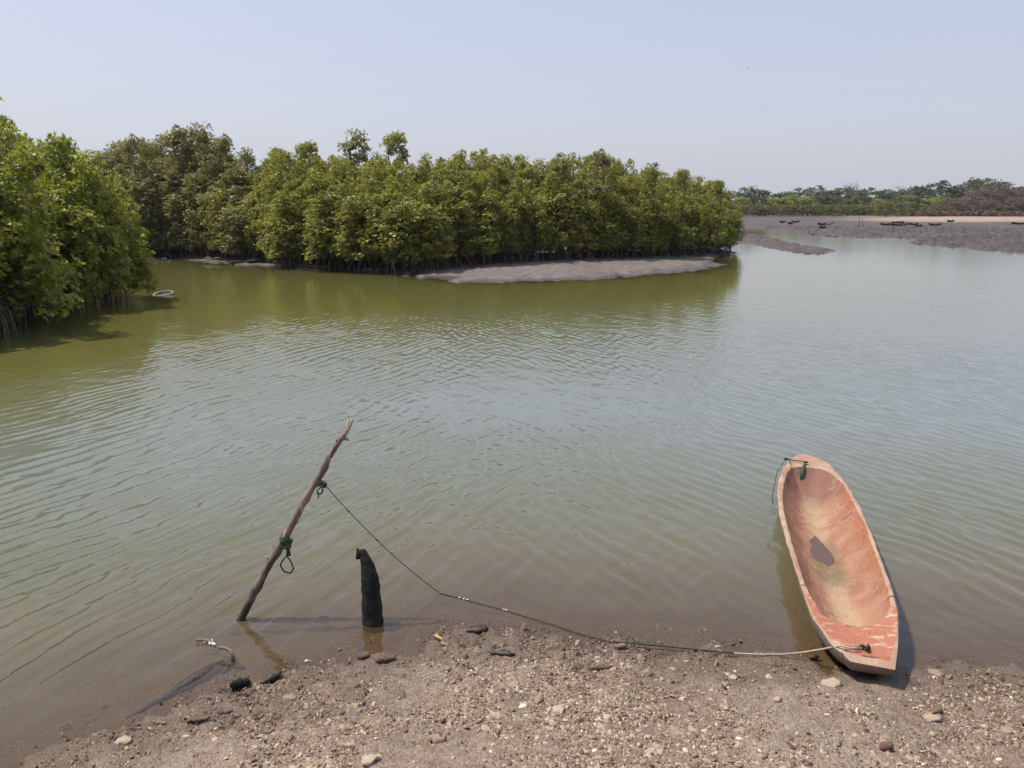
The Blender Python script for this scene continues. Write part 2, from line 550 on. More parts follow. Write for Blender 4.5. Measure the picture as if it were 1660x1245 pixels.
az = np.radians(np.linspace(-48, 48, 1150))
rr = np.concatenate([np.geomspace(2.2, 32, 760), np.geomspace(32.3, 500, 240)])
X, Y = polar(az, rr)
bed = np.maximum.reduce([shore_z(X, Y), np.where(np.hypot(X, Y) < 160, bank_main(X, Y)[0], -0.9), bank_left(X, Y)[0], bar_z(X, Y)[0], flat_z(X, Y)[0]])
dmain = -bank_main(X, Y)[1]; dleft = -bank_left(X, Y)[1]
ysh = np.interp(X, SHORE[:, 0], SHORE[:, 1])
lee = smoothstep(2.0, 15.0, dmain) * (0.45 + 0.55 * smoothstep(1.0, 6.5, dleft))     # sheltered under the trees
calm = lee * (0.35 + 0.65 * smoothstep(0.0, 2.2, Y - ysh)) * (1 - 0.55 * smoothstep(12, 40, np.hypot(X, Y)))
calm = 0.10 + 0.90 * calm
boatd = np.hypot(X - 2.2, (Y - 5.0) * .5)
calm = calm * (0.45 + 0.55 * smoothstep(0.3, 1.3, boatd))
Zw = waves(X, Y) * 0.23 * calm
Zw = Zw * np.clip(-bed * 8 + .15, 0, 1)
Q = np.stack([X, Y], -1) - CAN_A
CU = Q @ CAN_AX; CV = Q @ np.array([CAN_AX[1], -CAN_AX[0]])
inboat = (CU > .35) & (CU < 3.2) & (np.abs(CV - .005) < np.interp(CU, [.35, .9, 2.3, 2.95, 3.2], [.13, .20, .225, .14, .04]))
me = grid_mesh('water', X, Y, Zw, ~inboat, depth=np.clip(-bed, 0, 0.9), ruffle=0.12 + 0.6 * calm, tannin=np.clip(np.exp(-(np.maximum(dmain, 0) / 14.0) ** 3) + np.exp(-(np.maximum(dleft, 0) / 5.0) ** 2), 0, 1))
w = obj('water', me, M['water'])
tag(w, kind='structure')

# ------------------------------------------------------------------ trees
def unit(v):
    return v / (np.linalg.norm(v, axis=-1, keepdims=True) + 1e-9)

def leaves(name, centers, radii, rng, ros, leaf_len, per=8, squash=0.85, upbias=0.35, wid=0.42, tintbias=0.0, mat=None, droop=0.0):
    nc = len(centers)
    cl = np.repeat(np.arange(nc), ros)
    d = unit(rng.normal(size=(len(cl), 3)) + np.array([0, 0, upbias]))
    pos = centers[cl] + d * radii[cl][:, None] * (rng.random((len(cl), 1)) ** 0.45) * np.array([1, 1, squash])
    axis = unit(d + np.array([0, 0, 0.55]) + 0.35 * rng.normal(size=d.shape))
    ctint = rng.normal(0.5, 0.19, nc)
    rt = ctint[cl] + rng.normal(0, 0.09, len(cl))
    P = np.repeat(pos, per, 0); AX = np.repeat(axis, per, 0); T = np.repeat(rt, per)
    n = len(P)
    ref = unit(np.cross(AX, unit(rng.normal(size=(n, 3)))))
    tilt = rng.uniform(0.55, 1.5, n)[:, None]
    L = leaf_len * rng.uniform(0.65, 1.2, n)[:, None]
    dv = unit(AX * np.cos(tilt) + ref * np.sin(tilt) + np.array([0, 0, -droop]))
    side = unit(np.cross(dv, AX))
    nor = np.cross(side, dv)
    W = L * wid * 0.5
    base = P + ref * 0.01
    mid = base + dv * L * 0.52
    v = np.stack([base, mid + side * W + nor * L * 0.10, base + dv * L, mid - side * W + nor * L * 0.10], 1).reshape(-1, 3)
    k = np.arange(n) * 4
    t = np.concatenate([np.stack([k, k + 1, k + 2], 1), np.stack([k, k + 2, k + 3], 1)])
    me = mesh_np(name, v, t, False)
    tint = np.clip(T + rng.normal(0, 0.10, n) + tintbias, 0, 1)
    tint = np.where(rng.random(n) < 0.015, 0.97, tint)
    attr(me, 'tint', np.repeat(tint, 4))
    me.materials.append(mat)
    return me

def mangrove_kind(seed, Ht=4.4, R=1.45, base=0.75, nc=34, ros=34, leaf=0.115, mat='leaf', sparse=False, nroots=9, cr=(0.34, 0.62), tall=None, plumes=0):
    """shared meshes of one mangrove: crown, trunk, prop roots (each its own mesh)"""
    rng = np.random.default_rng(seed)
    u = (np.arange(nc) + rng.random(nc)) / nc if not sparse else rng.random(nc) ** 0.7
    prof = R * np.sqrt(np.clip(np.sin(math.pi * (0.30 + 0.62 * u)), 0.05, 1))
    if tall: prof = prof * np.interp(u, [0, .55, .72, 1], [1, .9, .62, .5])
    a = rng.random(nc) * 2 * math.pi
    rad = prof * rng.random(nc) ** 0.42
    top = Ht - 0.4
    cen = np.stack([rad * np.cos(a), rad * np.sin(a), base + 0.25 + (top - base - 0.25) * u], 1)
    cen[0] = (0.1 * R, 0, top)
    if plumes:                                        # upright plumes, each a stack of leaf clumps
        pl = []
        for k in range(plumes):
            aa = k * 2.4 + rng.uniform(-.4, .4); rr0 = R * (0.25 + 0.62 * ((k + .5) / plumes) ** .6)
            h1 = base + (top - base) * (rng.uniform(.72, 1.0) if k else 1.0)
            h1 = h1 if k < plumes * .6 else base + (h1 - base) * rng.uniform(.5, .95)
            m = max(3, int(round((h1 - base) / 0.27)))
            t_ = (np.arange(m) + rng.random(m) * .6) / m
            px_ = rr0 * math.cos(aa) * (1 - .25 * t_) + rng.normal(0, .13, m); py_ = rr0 * math.sin(aa) * (1 - .25 * t_) + rng.normal(0, .13, m)
            pl.append(np.stack([px_, py_, base + .2 + (h1 - base - .2) * t_], 1))
        cen = np.concatenate(pl); nc = len(cen)
    crr = rng.uniform(cr[0], cr[1], nc) * (0.85 if sparse else 1)
    crown = leaves('crown', cen, crr, rng, ros, leaf, mat=M[mat])
    tb = MB()
    stems = []
    ns = 2 if not sparse else 1
    for s in range(ns):
        aa = rng.random() * 6.28
        lean = rng.uniform(0.1, 0.4) * R
        p0 = np.array([0.08 * math.cos(aa), 0.08 * math.sin(aa), 0.35])
        p3 = np.array([lean * math.cos(aa), lean * math.sin(aa), Ht * 0.82])
        tt = np.linspace(0, 1, 8)[:, None]
        wob = np.cumsum(rng.normal(0, 0.035, (8, 3)), 0) * np.array([1, 1, .3])
        pts = p0 + (p3 - p0) * tt + wob * tt
        tb.tube(pts, np.linspace(0.065, 0.022, 8), 6, jitter=.12, rng=rng)
        stems.append(pts)
    for i in range(nc):
        st = stems[i % ns]
        zc = max(0.6, cen[i][2] - 0.55 * np.hypot(cen[i][0], cen[i][1]) - 0.15)
        k = int(np.argmin(abs(st[:, 2] - zc)))
        p0 = st[k]; p2 = cen[i] + np.array([0, 0, 0.05])
        p1 = (p0 + p2) / 2 + rng.normal(0, 0.08, 3) + np.array([0, 0, -0.06])
        tt = np.linspace(0, 1, 5)[:, None]
        tb.tube((1 - tt) ** 2 * p0 + 2 * tt * (1 - tt) * p1 + tt ** 2 * p2, np.linspace(0.024, 0.008, 5), 4, rng=rng)
        for j in range(3):
            q = cen[i] + unit(rng.normal(size=3) + np.array([0, 0, .5])) * crr[i] * 0.85
            tb.tube(np.array([p2, (p2 + q) / 2 + rng.normal(0, .03, 3), q]), [0.009, 0.006, 0.003], 3, rng=rng)
    trunk = tb.mesh('trunk')
    trunk.materials.append(M['bark'])
    roots = []
    for k in range(nroots):
        b = MB()
        aa = k * 6.283 / nroots + rng.uniform(-.3, .3)
        out = rng.uniform(0.25, 0.85)
        z0 = rng.uniform(0.45, 1.15)
        tt = np.linspace(0, 1, 7)
        rr_ = 0.05 + out * (1 - (1 - tt) ** 1.8)
        zz = z0 + 0.08 * np.sin(tt * 3.1) - (z0 + 0.35) * tt ** 1.9
        pts = np.stack([rr_ * math.cos(aa), rr_ * math.sin(aa), zz], 1) + rng.normal(0, 0.015, (7, 3))
        b.tube(pts, np.linspace(0.026, 0.016, 7) * rng.uniform(.8, 1.3), 5, jitter=.15, rng=rng)
        if rng.random() < 0.6:
            k2 = 3
            q = pts[k2] + np.array([rng.normal(0, .18), rng.normal(0, .18), 0])
            b.tube(np.array([pts[k2], (pts[k2] + q) / 2 + [0, 0, -.15], [q[0], q[1], -0.35]]), [0.018, 0.016, 0.012], 5, rng=rng)
        m_ = b.mesh('prop_root'); m_.materials.append(M['root'])
        roots.append(m_)
    # straight hanging aerial roots
    return dict(crown=crown, trunk=trunk, roots=roots, H=Ht)

def plant_mangrove(kind, x, y, z0, height, wscale, label, group, roots=True, rz=None, name='mangrove_tree'):
    t = empty(name, (x, y, z0), random.random() * 6.283 if rz is None else rz)
    s = height / kind['H']
    t.scale = (wscale, wscale, s)
    tag(t, label, 'mangrove tree', group)
    for nm in ('trunk', 'crown'):
        obj(nm, kind[nm], None, t)
    if roots:
        for m_ in kind['roots']:
            obj('prop_root', m_, None, t)
    return t

KG = [mangrove_kind(100 + i, leaf=0.10, nc=56 + 3 * (i % 3), ros=40, base=0.62, R=1.15 + .07 * (i % 4), cr=(.22 + .02 * (i % 3), .40 + .03 * (i % 4)), plumes=6 + (i * 2) % 5) for i in range(6)]
KL = [mangrove_kind(140 + i, Ht=4.4, R=1.35, base=0.48, nc=54, ros=30, leaf=0.115, cr=(.24, .44), plumes=8) for i in range(3)]
KB = [mangrove_kind(200 + i, Ht=6.2, R=1.5, base=0.6, nc=74, ros=26, leaf=0.125, mat='leaf_brown', cr=(.26, .5), plumes=8) for i in range(3)]
KT = [mangrove_kind(230 + i, Ht=6.4, R=1.5, base=1.2, nc=44, ros=20, leaf=0.125, mat='leaf_brown' if i % 2 else 'leaf', cr=(.26, .5), sparse=True, tall=True, nroots=6) for i in range(4)]
KN = [mangrove_kind(300 + i, Ht=4.5, R=1.7, base=0.50, nc=78, ros=32, leaf=0.125, cr=(.26, .50), plumes=11, mat='leaf_near', nroots=12) for i in range(4)]

SKYLINE = np.array([(120, 250), (190, 245), (215, 232), (250, 228), (285, 222), (330, 218), (365, 238), (405, 272), (440, 258), (490, 240), (540, 250), (600, 255), (640, 245),
                    (690, 256), (740, 250), (800, 243), (860, 258), (910, 252), (975, 252), (1040, 266), (1100, 280), (1150, 296), (1185, 315), (1215, 335)], float)
FRONT = [(-60, 410), (60, 411), (170, 412), (240, 414), (330, 415.5), (400, 420), (480, 429), (560, 434), (640, 438), (700, 437), (760, 432), (830, 428), (900, 425), (1000, 420), (1080, 415), (1140, 410), (1176, 404)]
fw = np.array([at(px, py, 0.12)[:2] for px, py in FRONT])
seg = np.concatenate([[0], np.cumsum(np.hypot(*np.diff(fw, axis=0).T))])

def px_of(x, y):
    return 830 + F * x / (y * CP + 0.0) if False else 830 + F * x / (y * CP + (H - 3.0) * SP)

GRP = 'mangroves of the thicket on the far bank'
def far_row(off, step, frac, kinds, roots, seed):
    rng = np.random.default_rng(seed)
    s = 0.3 + rng.random() * step
    while s < seg[-1] - 0.3:
        x = np.interp(s, seg, fw[:, 0]); y = np.interp(s, seg, fw[:, 1])
        dirv = np.array([x, y]) / np.hypot(x, y)
        o = off + 0.55 + rng.uniform(-0.35, 0.35)
        x2, y2 = np.array([x, y]) + dirv * o
        px = px_of(x2, y2)
        if off > 8 and px > 1060 or off > 4 and px > 1150: s += step; continue
        yp = np.interp(px, SKYLINE[:, 0], SKYLINE[:, 1])
        zt = at_y(px, yp, y2)[2]
        z0 = gz(x2, y2)
        h = (zt - z0) * frac * rng.uniform(0.93, 1.04)
        h = min(h, zt - z0 + 0.45)
        brown = px < 415 and rng.random() < 0.85
        k = (KB if brown else kinds)[rng.integers(0, 3 if brown else len(kinds))]
        wsc = rng.uniform(0.85, 1.15) * (0.9 if px > 1120 else 1.0)
        if brown:
            plant_mangrove(k, x2, y2, z0, h, wsc, 'tall brownish mangrove at the left end of the far bank, behind the bright clump', 'brownish mangroves of the far bank', roots)
        else:
            lab = 'dense green mangrove on arching roots in the front rank along the far bank' if roots else 'green mangrove standing behind the front rank of the far bank thicket'
            plant_mangrove(k, x2, y2, z0, h, wsc, lab, GRP + (' front rank' if roots else ' rear ranks'), roots)
        s += step * rng.uniform(0.8, 1.25)

far_row(-0.1, 1.35, 0.72, KG + KL, True, 1)
far_row(1.2, 1.6, 0.88, KG, True, 2)
far_row(2.8, 1.5, 1.03, KG, False, 3)
far_row(4.6, 1.5, 1.07, KG, False, 4)
far_row(6.4, 1.7, 1.06, KG, False, 5)
far_row(9.0, 1.5, 0.8, KL, True, 6)
far_row(12.0, 1.5, 0.75, KL, True, 7)

# emergent trees standing out of the canopy
EMERGE = [(212, 212, 40.5, 1, 0.8, 'thin brownish mangrove rising just right of the bright left clump'),
          (285, 197, 41, 1, 1.0, 'tall brownish mangrove with several open tops at the left of the far thicket'),
          (325, 195, 41.5, 3, 1.15, 'tallest brownish mangrove of the far thicket, with a ragged spreading top'),
          (362, 212, 40.5, 1, 0.75, 'narrow spire shaped brownish mangrove next to the tallest one'),
          (398, 236, 40, 3, 0.8, 'brownish mangrove with a drooping side branch before the gap in the thicket'),
          (450, 236, 39, 0, 0.7, 'small airy treetop right of the gap in the far thicket'),
          (497, 226, 38, 0, 0.9, 'airy green mangrove top between the gap and the lone grey treetop'),
          (574, 206, 37.5, 3, 0.95, 'greyish airy treetop standing alone above the middle of the far thicket'),
          (640, 210, 36, 0, 0.9, 'green open treetop just right of the lone grey treetop'),
          (745, 244, 35, 2, 0.6, 'low tuft of green twigs above the thicket right of the tall tops'),
          (905, 243, 36, 2, 0.7, 'small green tuft above the right half of the thicket'),
          (975, 236, 36.5, 1, 0.75, 'brownish treetop sticking out above the right half of the far thicket'),
          (1062, 259, 38, 2, 0.65, 'small pointed treetop where the thicket starts to slope down'),
          (1108, 272, 38.5, 0, 0.5, 'little upright tuft on the sloping right end of the thicket'),
          (1165, 289, 38, 0, 0.5, 'last small tuft above the right tip of the thicket')]
for px, yp, Y, k, wsc, lab in EMERGE:
    p = at_y(px, yp, Y)
    z0 = gz(p[0], p[1])
    plant_mangrove(KT[k], p[0], p[1], z0, p[2] - z0, wsc, lab, None, False)

# rightmost front tree leaning out over the water
p = at(1186, 398, 0.1)
plant_mangrove(KG[1], p[0] - .2, p[1], 0.05, 2.9, 0.62, 'mangrove at the right tip of the thicket overhanging the open water', None, True)

# left clump, a few metres away from the shore
LG = 'mangroves of the near clump at the left edge'
LEFT = [(-10.95, 19.9, 4.15, 0.82, None), (-11.25, 21.3, 4.05, 0.72, None), (-12.5, 21.3, 4.6, 0.8, None), (-10.75, 20.6, 3.0, 0.72, 'low mangrove at the right end of the near clump, its roots standing in water'),
        (-11.35, 18.9, 3.8, 0.90, 'bright green mangrove bulging over the water in the near left clump'),
        (-11.3, 17.2, 4.1, 0.95, None), (-10.4, 15.3, 4.0, 0.92, None), (-12.3, 20.3, 5.0, 0.92, 'rounded mangrove top of the near left clump beside the brownish far trees'),
        (-12.5, 18.4, 5.3, 0.95, None), (-11.3, 14.0, 4.1, 0.9, None), (-11.9, 16.4, 5.7, 0.9, 'tallest mangrove at the left edge of the photo'),
        (-14.2, 22.2, 4.6, 0.95, None), (-14.4, 20.4, 5.3, 1.0, None), (-14.9, 17.6, 4.6, 1.0, None), (-12.3, 12.8, 3.9, 0.95, None), (-14.0, 14.2, 4.5, 1.0, None)]
for i, (x, y, h, wsc, lab) in enumerate(LEFT):
    plant_mangrove(KN[i % 4], x, y, max(gz(x, y), -0.12), h, wsc, lab or 'bright green mangrove inside the near clump at the left edge', LG, True)

# ------------------------------------------------------------------ far shore vegetation
def woodland_kind(seed, Ht=10, R=4.2, base=1.2, nc=44, ros=16, leaf=0.55, mat='leaf_dark', cr=(1.0, 2.0)):
    rng = np.random.default_rng(seed)
    u = rng.random(nc) ** 0.85
    prof = R * np.sqrt(np.clip(np.sin(math.pi * (0.18 + 0.74 * u)), 0.05, 1))
    a = rng.random(nc) * 6.283
    rad = prof * rng.random(nc) ** 0.4
    cen = np.stack([rad * np.cos(a), rad * np.sin(a), base + (Ht - cr[0] - base) * u], 1)
    crr = rng.uniform(*cr, nc)
    crown = leaves('crown', cen, crr, rng, ros, leaf, per=6, squash=0.6, mat=M[mat], upbias=.5, wid=.55)
    tb = MB()
    pts = np.array([[0, 0, -.5], [.1, .05, Ht * .3], [-.1, .1, Ht * .75]])
    tb.tube(pts, [.28 * Ht / 10, .2 * Ht / 10, .08 * Ht / 10], 6, rng=rng)
    for i in range(0, nc, 2):
        k = np.array([0, 0, max(.4, cen[i][2] * .6)])
        tb.tube(np.array([k, (k + cen[i]) / 2 + [0, 0, .1], cen[i]]), np.array([.09, .06, .03]) * Ht / 10, 4, rng=rng)
    trunk = tb.mesh('trunk'); trunk.materials.append(M['bark_far'])
    return dict(crown=crown, trunk=trunk, H=Ht)

def plant(kind, px, ytop, Y, w, label, cat, group=None, name='woodland_tree'):
    p = at_y(px, ytop, Y)
    z0 = gz(p[0], p[1])
    t = empty(name, (p[0], p[1], z0), random.random() * 6.283)
    s = (p[2] - z0) / kind['H']
    t.scale = (w, w, s)
    tag(t, label, cat, group)
    for nm in ('trunk', 'crown'): obj(nm, kind[nm], None, t)
    return t

WK = [woodland_kind(400 + i) for i in range(5)]
WG = [woodland_kind(420 + i, mat='leaf_bush', Ht=4.0, R=2.4, base=.35, nc=30, ros=22, leaf=.26, cr=(.5, .95)) for i in range(4)]
WM = [woodland_kind(430 + i, mat='leaf', R=4.0) for i in range(2)]
DK = [woodland_kind(440 + i, mat='leaf_dry', Ht=8, R=4.4, nc=60, ros=40, leaf=.24, cr=(.9, 1.9), base=.3) for i in range(2)]
GK = [woodland_kind(450 + i, mat='grass_dry', Ht=1.6, R=1.9, nc=22, ros=20, leaf=.24, cr=(.3, .6), base=.15) for i in range(3)]

BACK = [(1212, 303, 262, .75, 0), (1236, 305, 268, .85, 1), (1257, 312, 262, .95, 2), (1280, 309, 270, .9, 3), (1300, 304, 262, .95, 4), (1318, 303, 270, .8, 0), (1345, 306, 262, .95, 1),
        (1367, 302, 268, .9, 2), (1388, 306, 262, .95, 3), (1410, 303, 268, .95, 4), (1432, 306, 262, 1.0, 0), (1452, 308, 266, .9, 1), (1471, 306, 262, 1.0, 2), (1492, 301, 258, 1.1, 3),
        (1517, 292, 250, 1.35, 4), (1543, 300, 252, 1.05, 1), (1566, 296, 256, 1.1, 2), (1593, 287, 252, 1.5, 3), (1622, 294, 256, 1.3, 0), (1648, 301, 254, 1.2, 2), (1680, 302, 256, 1.4, 4), (1720, 300, 256, 1.4, 1), (1765, 298, 256, 1.5, 2),
        (1185, 308, 270, 1.0, 2), (1150, 308, 272, 1.1, 1), (1110, 310, 272, 1.2, 0)]
DESC = {1212: 'bluish dark tree with an uneven top next to the thicket tip', 1517: 'big rounded dark green tree on the skyline left of the bare brown trees',
        1593: 'tallest dark green treetop behind the bare brown trees'}
for px, yt, Y, w, k in BACK:
    plant(WK[k], px, yt, Y, w, DESC.get(px, 'dark green tree in the hazy skyline of the far shore'), 'tree', None if px in DESC else 'dark trees on the far shore skyline')
for i in range(24):
    px = 1196 + i * 17 + random.uniform(-5, 5)
    if px > 1560: continue
    k = WM[i % 2] if random.random() < .45 else WK[i % 5]
    plant(k, px, random.uniform(314, 322), random.uniform(228, 246), random.uniform(.6, .85), 'lower tree below the skyline trees and behind the scrub strip of the far shore', 'tree', 'lower trees of the far shore')
# scrub strip along the mudflat
for i in range(46):
    px = 1192 + i * 6.3 + random.uniform(-2, 2)
    plant(WG[i % 4], px, random.uniform(330, 334) - (4 if px > 1430 else 0), 186 + random.uniform(0, 12) + (i % 2) * 7, random.uniform(.65, 1.0), 'yellowish green low bush in the strip along the far mudflat', 'bush', 'bushes along the far mudflat', 'low_bush')
for px, yt, Y, w, lab in [(1440, 326, 178, 1.15, 'rounded yellow green bush bulging forward onto the pale sand'), (1468, 327, 182, 1.1, 'brownish green bush beside the rounded yellow green one'),
                          (1508, 331, 184, .9, 'small green bush before the rusty scrub')]:
    plant(WG[1], px, yt, Y, w, lab, 'bush', None, 'low_bush')
for px, yt, Y, w, lab in [(1612, 297, 216, 1.25, 'big bare brown crown right of the grey branched tree'), (1640, 303, 214, 1.15, 'bare brown crown at the right edge of the photo'), (1555, 318, 214, .9, 'small brown leafless tree left of the grey branched tree'),
                          (1690, 305, 214, 1.3, 'bare brown crown beyond the right edge'), (1588, 306, 220, 1.0, 'brown leafless crown directly behind the grey branched tree'),
                          (1655, 318, 206, .9, 'lower bare brown crown in front at the right edge'), (1600, 322, 208, .8, 'lower bare brown crown right of the grey branched tree')]:
    plant(DK[int(px) % 2], px, yt, Y, w, lab, 'tree', None, 'bare_tree')
plant(WK[2], 1618, 335, 196, .38, 'small dark bush at the foot of the bare brown crown', 'bush', None, 'low_bush')
plant(WK[3], 1636, 334, 198, .4, 'wider dark bush below the bare brown crown', 'bush', None, 'low_bush')
for i in range(30):
    px = 1478 + i * 7.4 + random.uniform(-3, 3)
    plant(GK[i % 3], px, random.uniform(340.5, 345.5), 190 + random.uniform(0, 14), random.uniform(.8, 1.3), 'rusty dry scrub tuft on the bank above the pale sand', 'bush', 'rusty scrub tufts', 'dry_scrub')

def branching_tree(name, px, py, ytop, Y, label, seed, spread=0.75, twig='leaf_dry', mat='bark_pale', depth=5, tw=True):
    rng = np.random.default_rng(seed)
    b = at_y(px, py, Y); top = at_y(px, ytop, Y)[2]
    z0 = gz(b[0], b[1]); Ht = top - z0
    t = empty(name, (b[0], b[1], z0)); tag(t, label, 'tree')
    trunk = MB(); limbs = MB(); ends = []
    def grow(p, d, L, r, lev, mb):
        n = 4
        pts = [p]; dd = d
        for i in range(n):
            dd = unit(dd + rng.normal(0, .13, 3) + np.array([0, 0, .05]))
            pts.append(pts[-1] + dd * L / n)
        mb.tube(np.array(pts), np.linspace(r, r * .62, n + 1), 5, rng=rng)
        if lev == 0:
            ends.append(pts[-1]); return
        for k in range(3 if lev > 1 else 2):
            nd = unit(dd + rng.normal(0, spread, 3) + np.array([0, 0, .12]))
            grow(pts[-1 if k else -2], nd, L * rng.uniform(.62, .82), r * .58, lev - 1, limbs)
    grow(np.array([0, 0, -.3]), np.array([.05, 0, 1.0]), Ht * .34, Ht * .045, depth, trunk)
    ends = np.array(ends)
    sc = Ht / max(1e-3, ends[:, 2].max())
    t.scale = (sc, sc, sc)
    trunk.build('trunk', M[mat], t); limbs.build('limbs', M[mat], t)
    if tw:
        me = leaves('twigs', ends, np.full(len(ends), Ht * .07), rng, 3, Ht * .03, per=5, mat=M[twig], wid=.12)
        obj('twigs', me, None, t)
    return t
branching_tree('bare_tree', 1578, 347, 293, 202, 'grey leafless tree with forking pale limbs on the far bank', 5)
branching_tree('bare_tree', 1386, 330, 298, 246, 'pale leafless treetop showing above the skyline trees in the middle', 9, twig='leaf_dry', depth=4)
branching_tree('bare_tree', 1465, 330, 300, 248, 'small pale leafless treetop left of the big rounded tree', 12, depth=4)

def palm(px, ytop, Y, label, seed):
    rng = np.random.default_rng(seed)
    p = at_y(px, ytop, Y); z0 = gz(p[0], p[1])
    t = empty('palm_tree', (p[0], p[1], z0)); tag(t, label, 'palm tree')
    Ht = p[2] - z0 - 1.2
    b = MB(); tt = np.linspace(0, 1, 6)
    b.tube(np.stack([.4 * tt ** 2, 0 * tt, Ht * tt - .3], 1), np.linspace(.22, .14, 6), 7); b.build('trunk', M['bark_far'], t)
    v = []; f = []; n = 0
    for k in range(22):
        a = rng.random() * 6.283; el = rng.uniform(-.5, 1.2); L = rng.uniform(2.0, 2.8)
        for i in range(12):
            s0 = i / 12
            def P(s):
                r = L * s * math.cos(el * (1 - .4 * s)); z = L * (math.sin(el) * s - .55 * s * s)
                return np.array([.4 + r * math.cos(a), r * math.sin(a), Ht - .3 + z])
            p0, p1 = P(s0), P(s0 + 1 / 12)
            sd = np.array([-math.sin(a), math.cos(a), 0])
            wl = .55 * math.sin(math.pi * (.12 + .85 * s0)) + .05
            for sg in (-1, 1):
                tip = p1 + sd * sg * wl + np.array([0, 0, -.25 * wl]) + (p1 - p0) * .8
                v += [p0, p1, tip]; f.append((n, n + 1, n + 2)); n += 3
    me = mesh_np('fronds', np.array(v), np.array(f)); attr(me, 'tint', rng.uniform(.2, .7, n))
    obj('fronds', me, M['leaf_dark'], t)
palm(1328, 296, 250, 'palm tree rising above the middle of the far skyline', 3)
palm(1217, 298, 252, 'dark palm top beside the right tip of the thicket', 6)

# ------------------------------------------------------------------ dugout canoe on the shore
def wood(name, base, pale, dark, patch=None, scratch=0.0, rough=0.75, grain=(3, 26, 26), adze=0.5):
    t = NT(name)
    v = t.pos()
    vg = t.n('Mapping', Vector=v, Scale=grain).outputs[0]
    g = t.noise(2.2, 6, 0.65, vg)
    b = t.noise(4.5, 5, 0.62, v, 0.4)
    f = t.noise(60.0, 3, 0.6, v)
    col = t.mix(t.step(b, 0.36, 0.64), base, pale)
    col = t.mix(t.math('MULTIPLY', t.step(g, 0.56, 0.74), 0.55), col, dark)
    col = t.mix(t.math('MULTIPLY', f, 0.22), col, dark)
    if scratch:
        vs = t.n('Mapping', Vector=v, Scale=(34, 9, 12), Rotation=(0, 0, 0.5)).outputs[0]
        s1 = t.noise(1.0, 5, 0.75, vs)
        s2 = t.noise(3.2, 3, 0.6, v)
        m = t.math('MULTIPLY', t.step(s1, 0.53, 0.59), t.step(s2, 0.40, 0.52))
        col = t.mix(t.math('MULTIPLY', m, scratch), col, (0.56, 0.43, 0.30))
    if patch:
        col = patch(t, col, v)
    vc = t.n('Mapping', Vector=v, Scale=(26, 1.6, 1.6)).outputs[0]        # short checks across the grain
    ck = t.noise(1.0, 2, .5, vc); ck2 = t.noise(7, 2, .5, v)
    cm = t.math('MULTIPLY', t.step(ck, .665, .69), t.step(ck2, .5, .56))
    col = t.mix(t.math('MULTIPLY', cm, .8), col, (.055, .032, .024))
    vo = t.n('TexVoronoi', Vector=t.n('Mapping', Vector=v, Scale=(15, 26, 26)).outputs[0], Scale=1.0)   # adze facets
    h = t.math('ADD', g, t.math('ADD', t.math('MULTIPLY', b, .6), t.math('MULTIPLY', f, .25)))
    h = t.math('ADD', h, t.math('MULTIPLY', vo.outputs['Distance'], adze))
    h = t.math('SUBTRACT', h, t.math('MULTIPLY', cm, 1.0))
    return t.done(t.pbr(col, rough, t.bump(h, 0.6, 0.008), 0.3))

def inner_patch(t, col, v):
    rho = t.attr('rho'); u = t.attr('u'); side = t.attr('side')
    n = t.noise(5.0, 5, 0.6, v, .5)
    n2 = t.noise(14.0, 4, 0.6, v)
    e = t.math('ADD', rho, t.math('MULTIPLY', t.math('SUBTRACT', n, 0.5), 0.9))
    # bare pale wood on the worn floor
    col = t.mix(t.math('MULTIPLY', t.step(e, 0.55, 0.9), 0.66), col, t.mix(n2, (0.33, 0.24, 0.14), (0.45, 0.345, 0.215)))
    # saturated orange paint left on the right wall and at the stern end
    r = t.math('ADD', side, t.math('MULTIPLY', t.math('SUBTRACT', n, 0.5), 0.9))
    col = t.mix(t.math('MULTIPLY', t.step(r, 0.62, 0.95), 0.75), col, (0.32, 0.115, 0.058))
    # mauve brown at the far end, the end wall's shade painted in
    far_shade = t.step(t.math('ADD', u, t.math('MULTIPLY', t.math('SUBTRACT', n, .5), .7)), 2.3, 2.85)
    col = t.mix(t.math('MULTIPLY', far_shade, 0.72), col, (0.17, 0.085, 0.068))
    # olive slime below the puddle
    du = t.math('ABSOLUTE', t.math('SUBTRACT', u, 1.34))
    m = t.math('MULTIPLY', t.math('SUBTRACT', 1.0, t.step(t.math('ADD', du, t.math('MULTIPLY', n, .3)), 0.22, 0.52)), t.step(rho, 0.45, 0.8))
    col = t.mix(t.math('MULTIPLY', m, 0.7), col, (0.115, 0.092, 0.038))
    du2 = t.math('ABSOLUTE', t.math('SUBTRACT', u, 1.70))
    m2 = t.math('MULTIPLY', t.math('SUBTRACT', 1.0, t.step(t.math('ADD', du2, t.math('MULTIPLY', n, .25)), 0.22, 0.42)), t.step(rho, 0.55, 0.72))
    col = t.mix(t.math('MULTIPLY', m2, .55), col, (.13, .085, .05))
    bl = t.noise(9.0, 6, 0.7, v, .8)
    col = t.mix(t.math('MULTIPLY', t.step(bl, .55, .66), .32), col, (.40, .27, .175))
    col = t.mix(t.math('MULTIPLY', t.step(bl, .44, .34), .5), col, (.15, .072, .05))
    sp = t.noise(42.0, 3, 0.7, v)
    col = t.mix(t.math('MULTIPLY', t.step(sp, 0.67, 0.72), 0.75), col, (0.10, 0.05, 0.035))
    return col

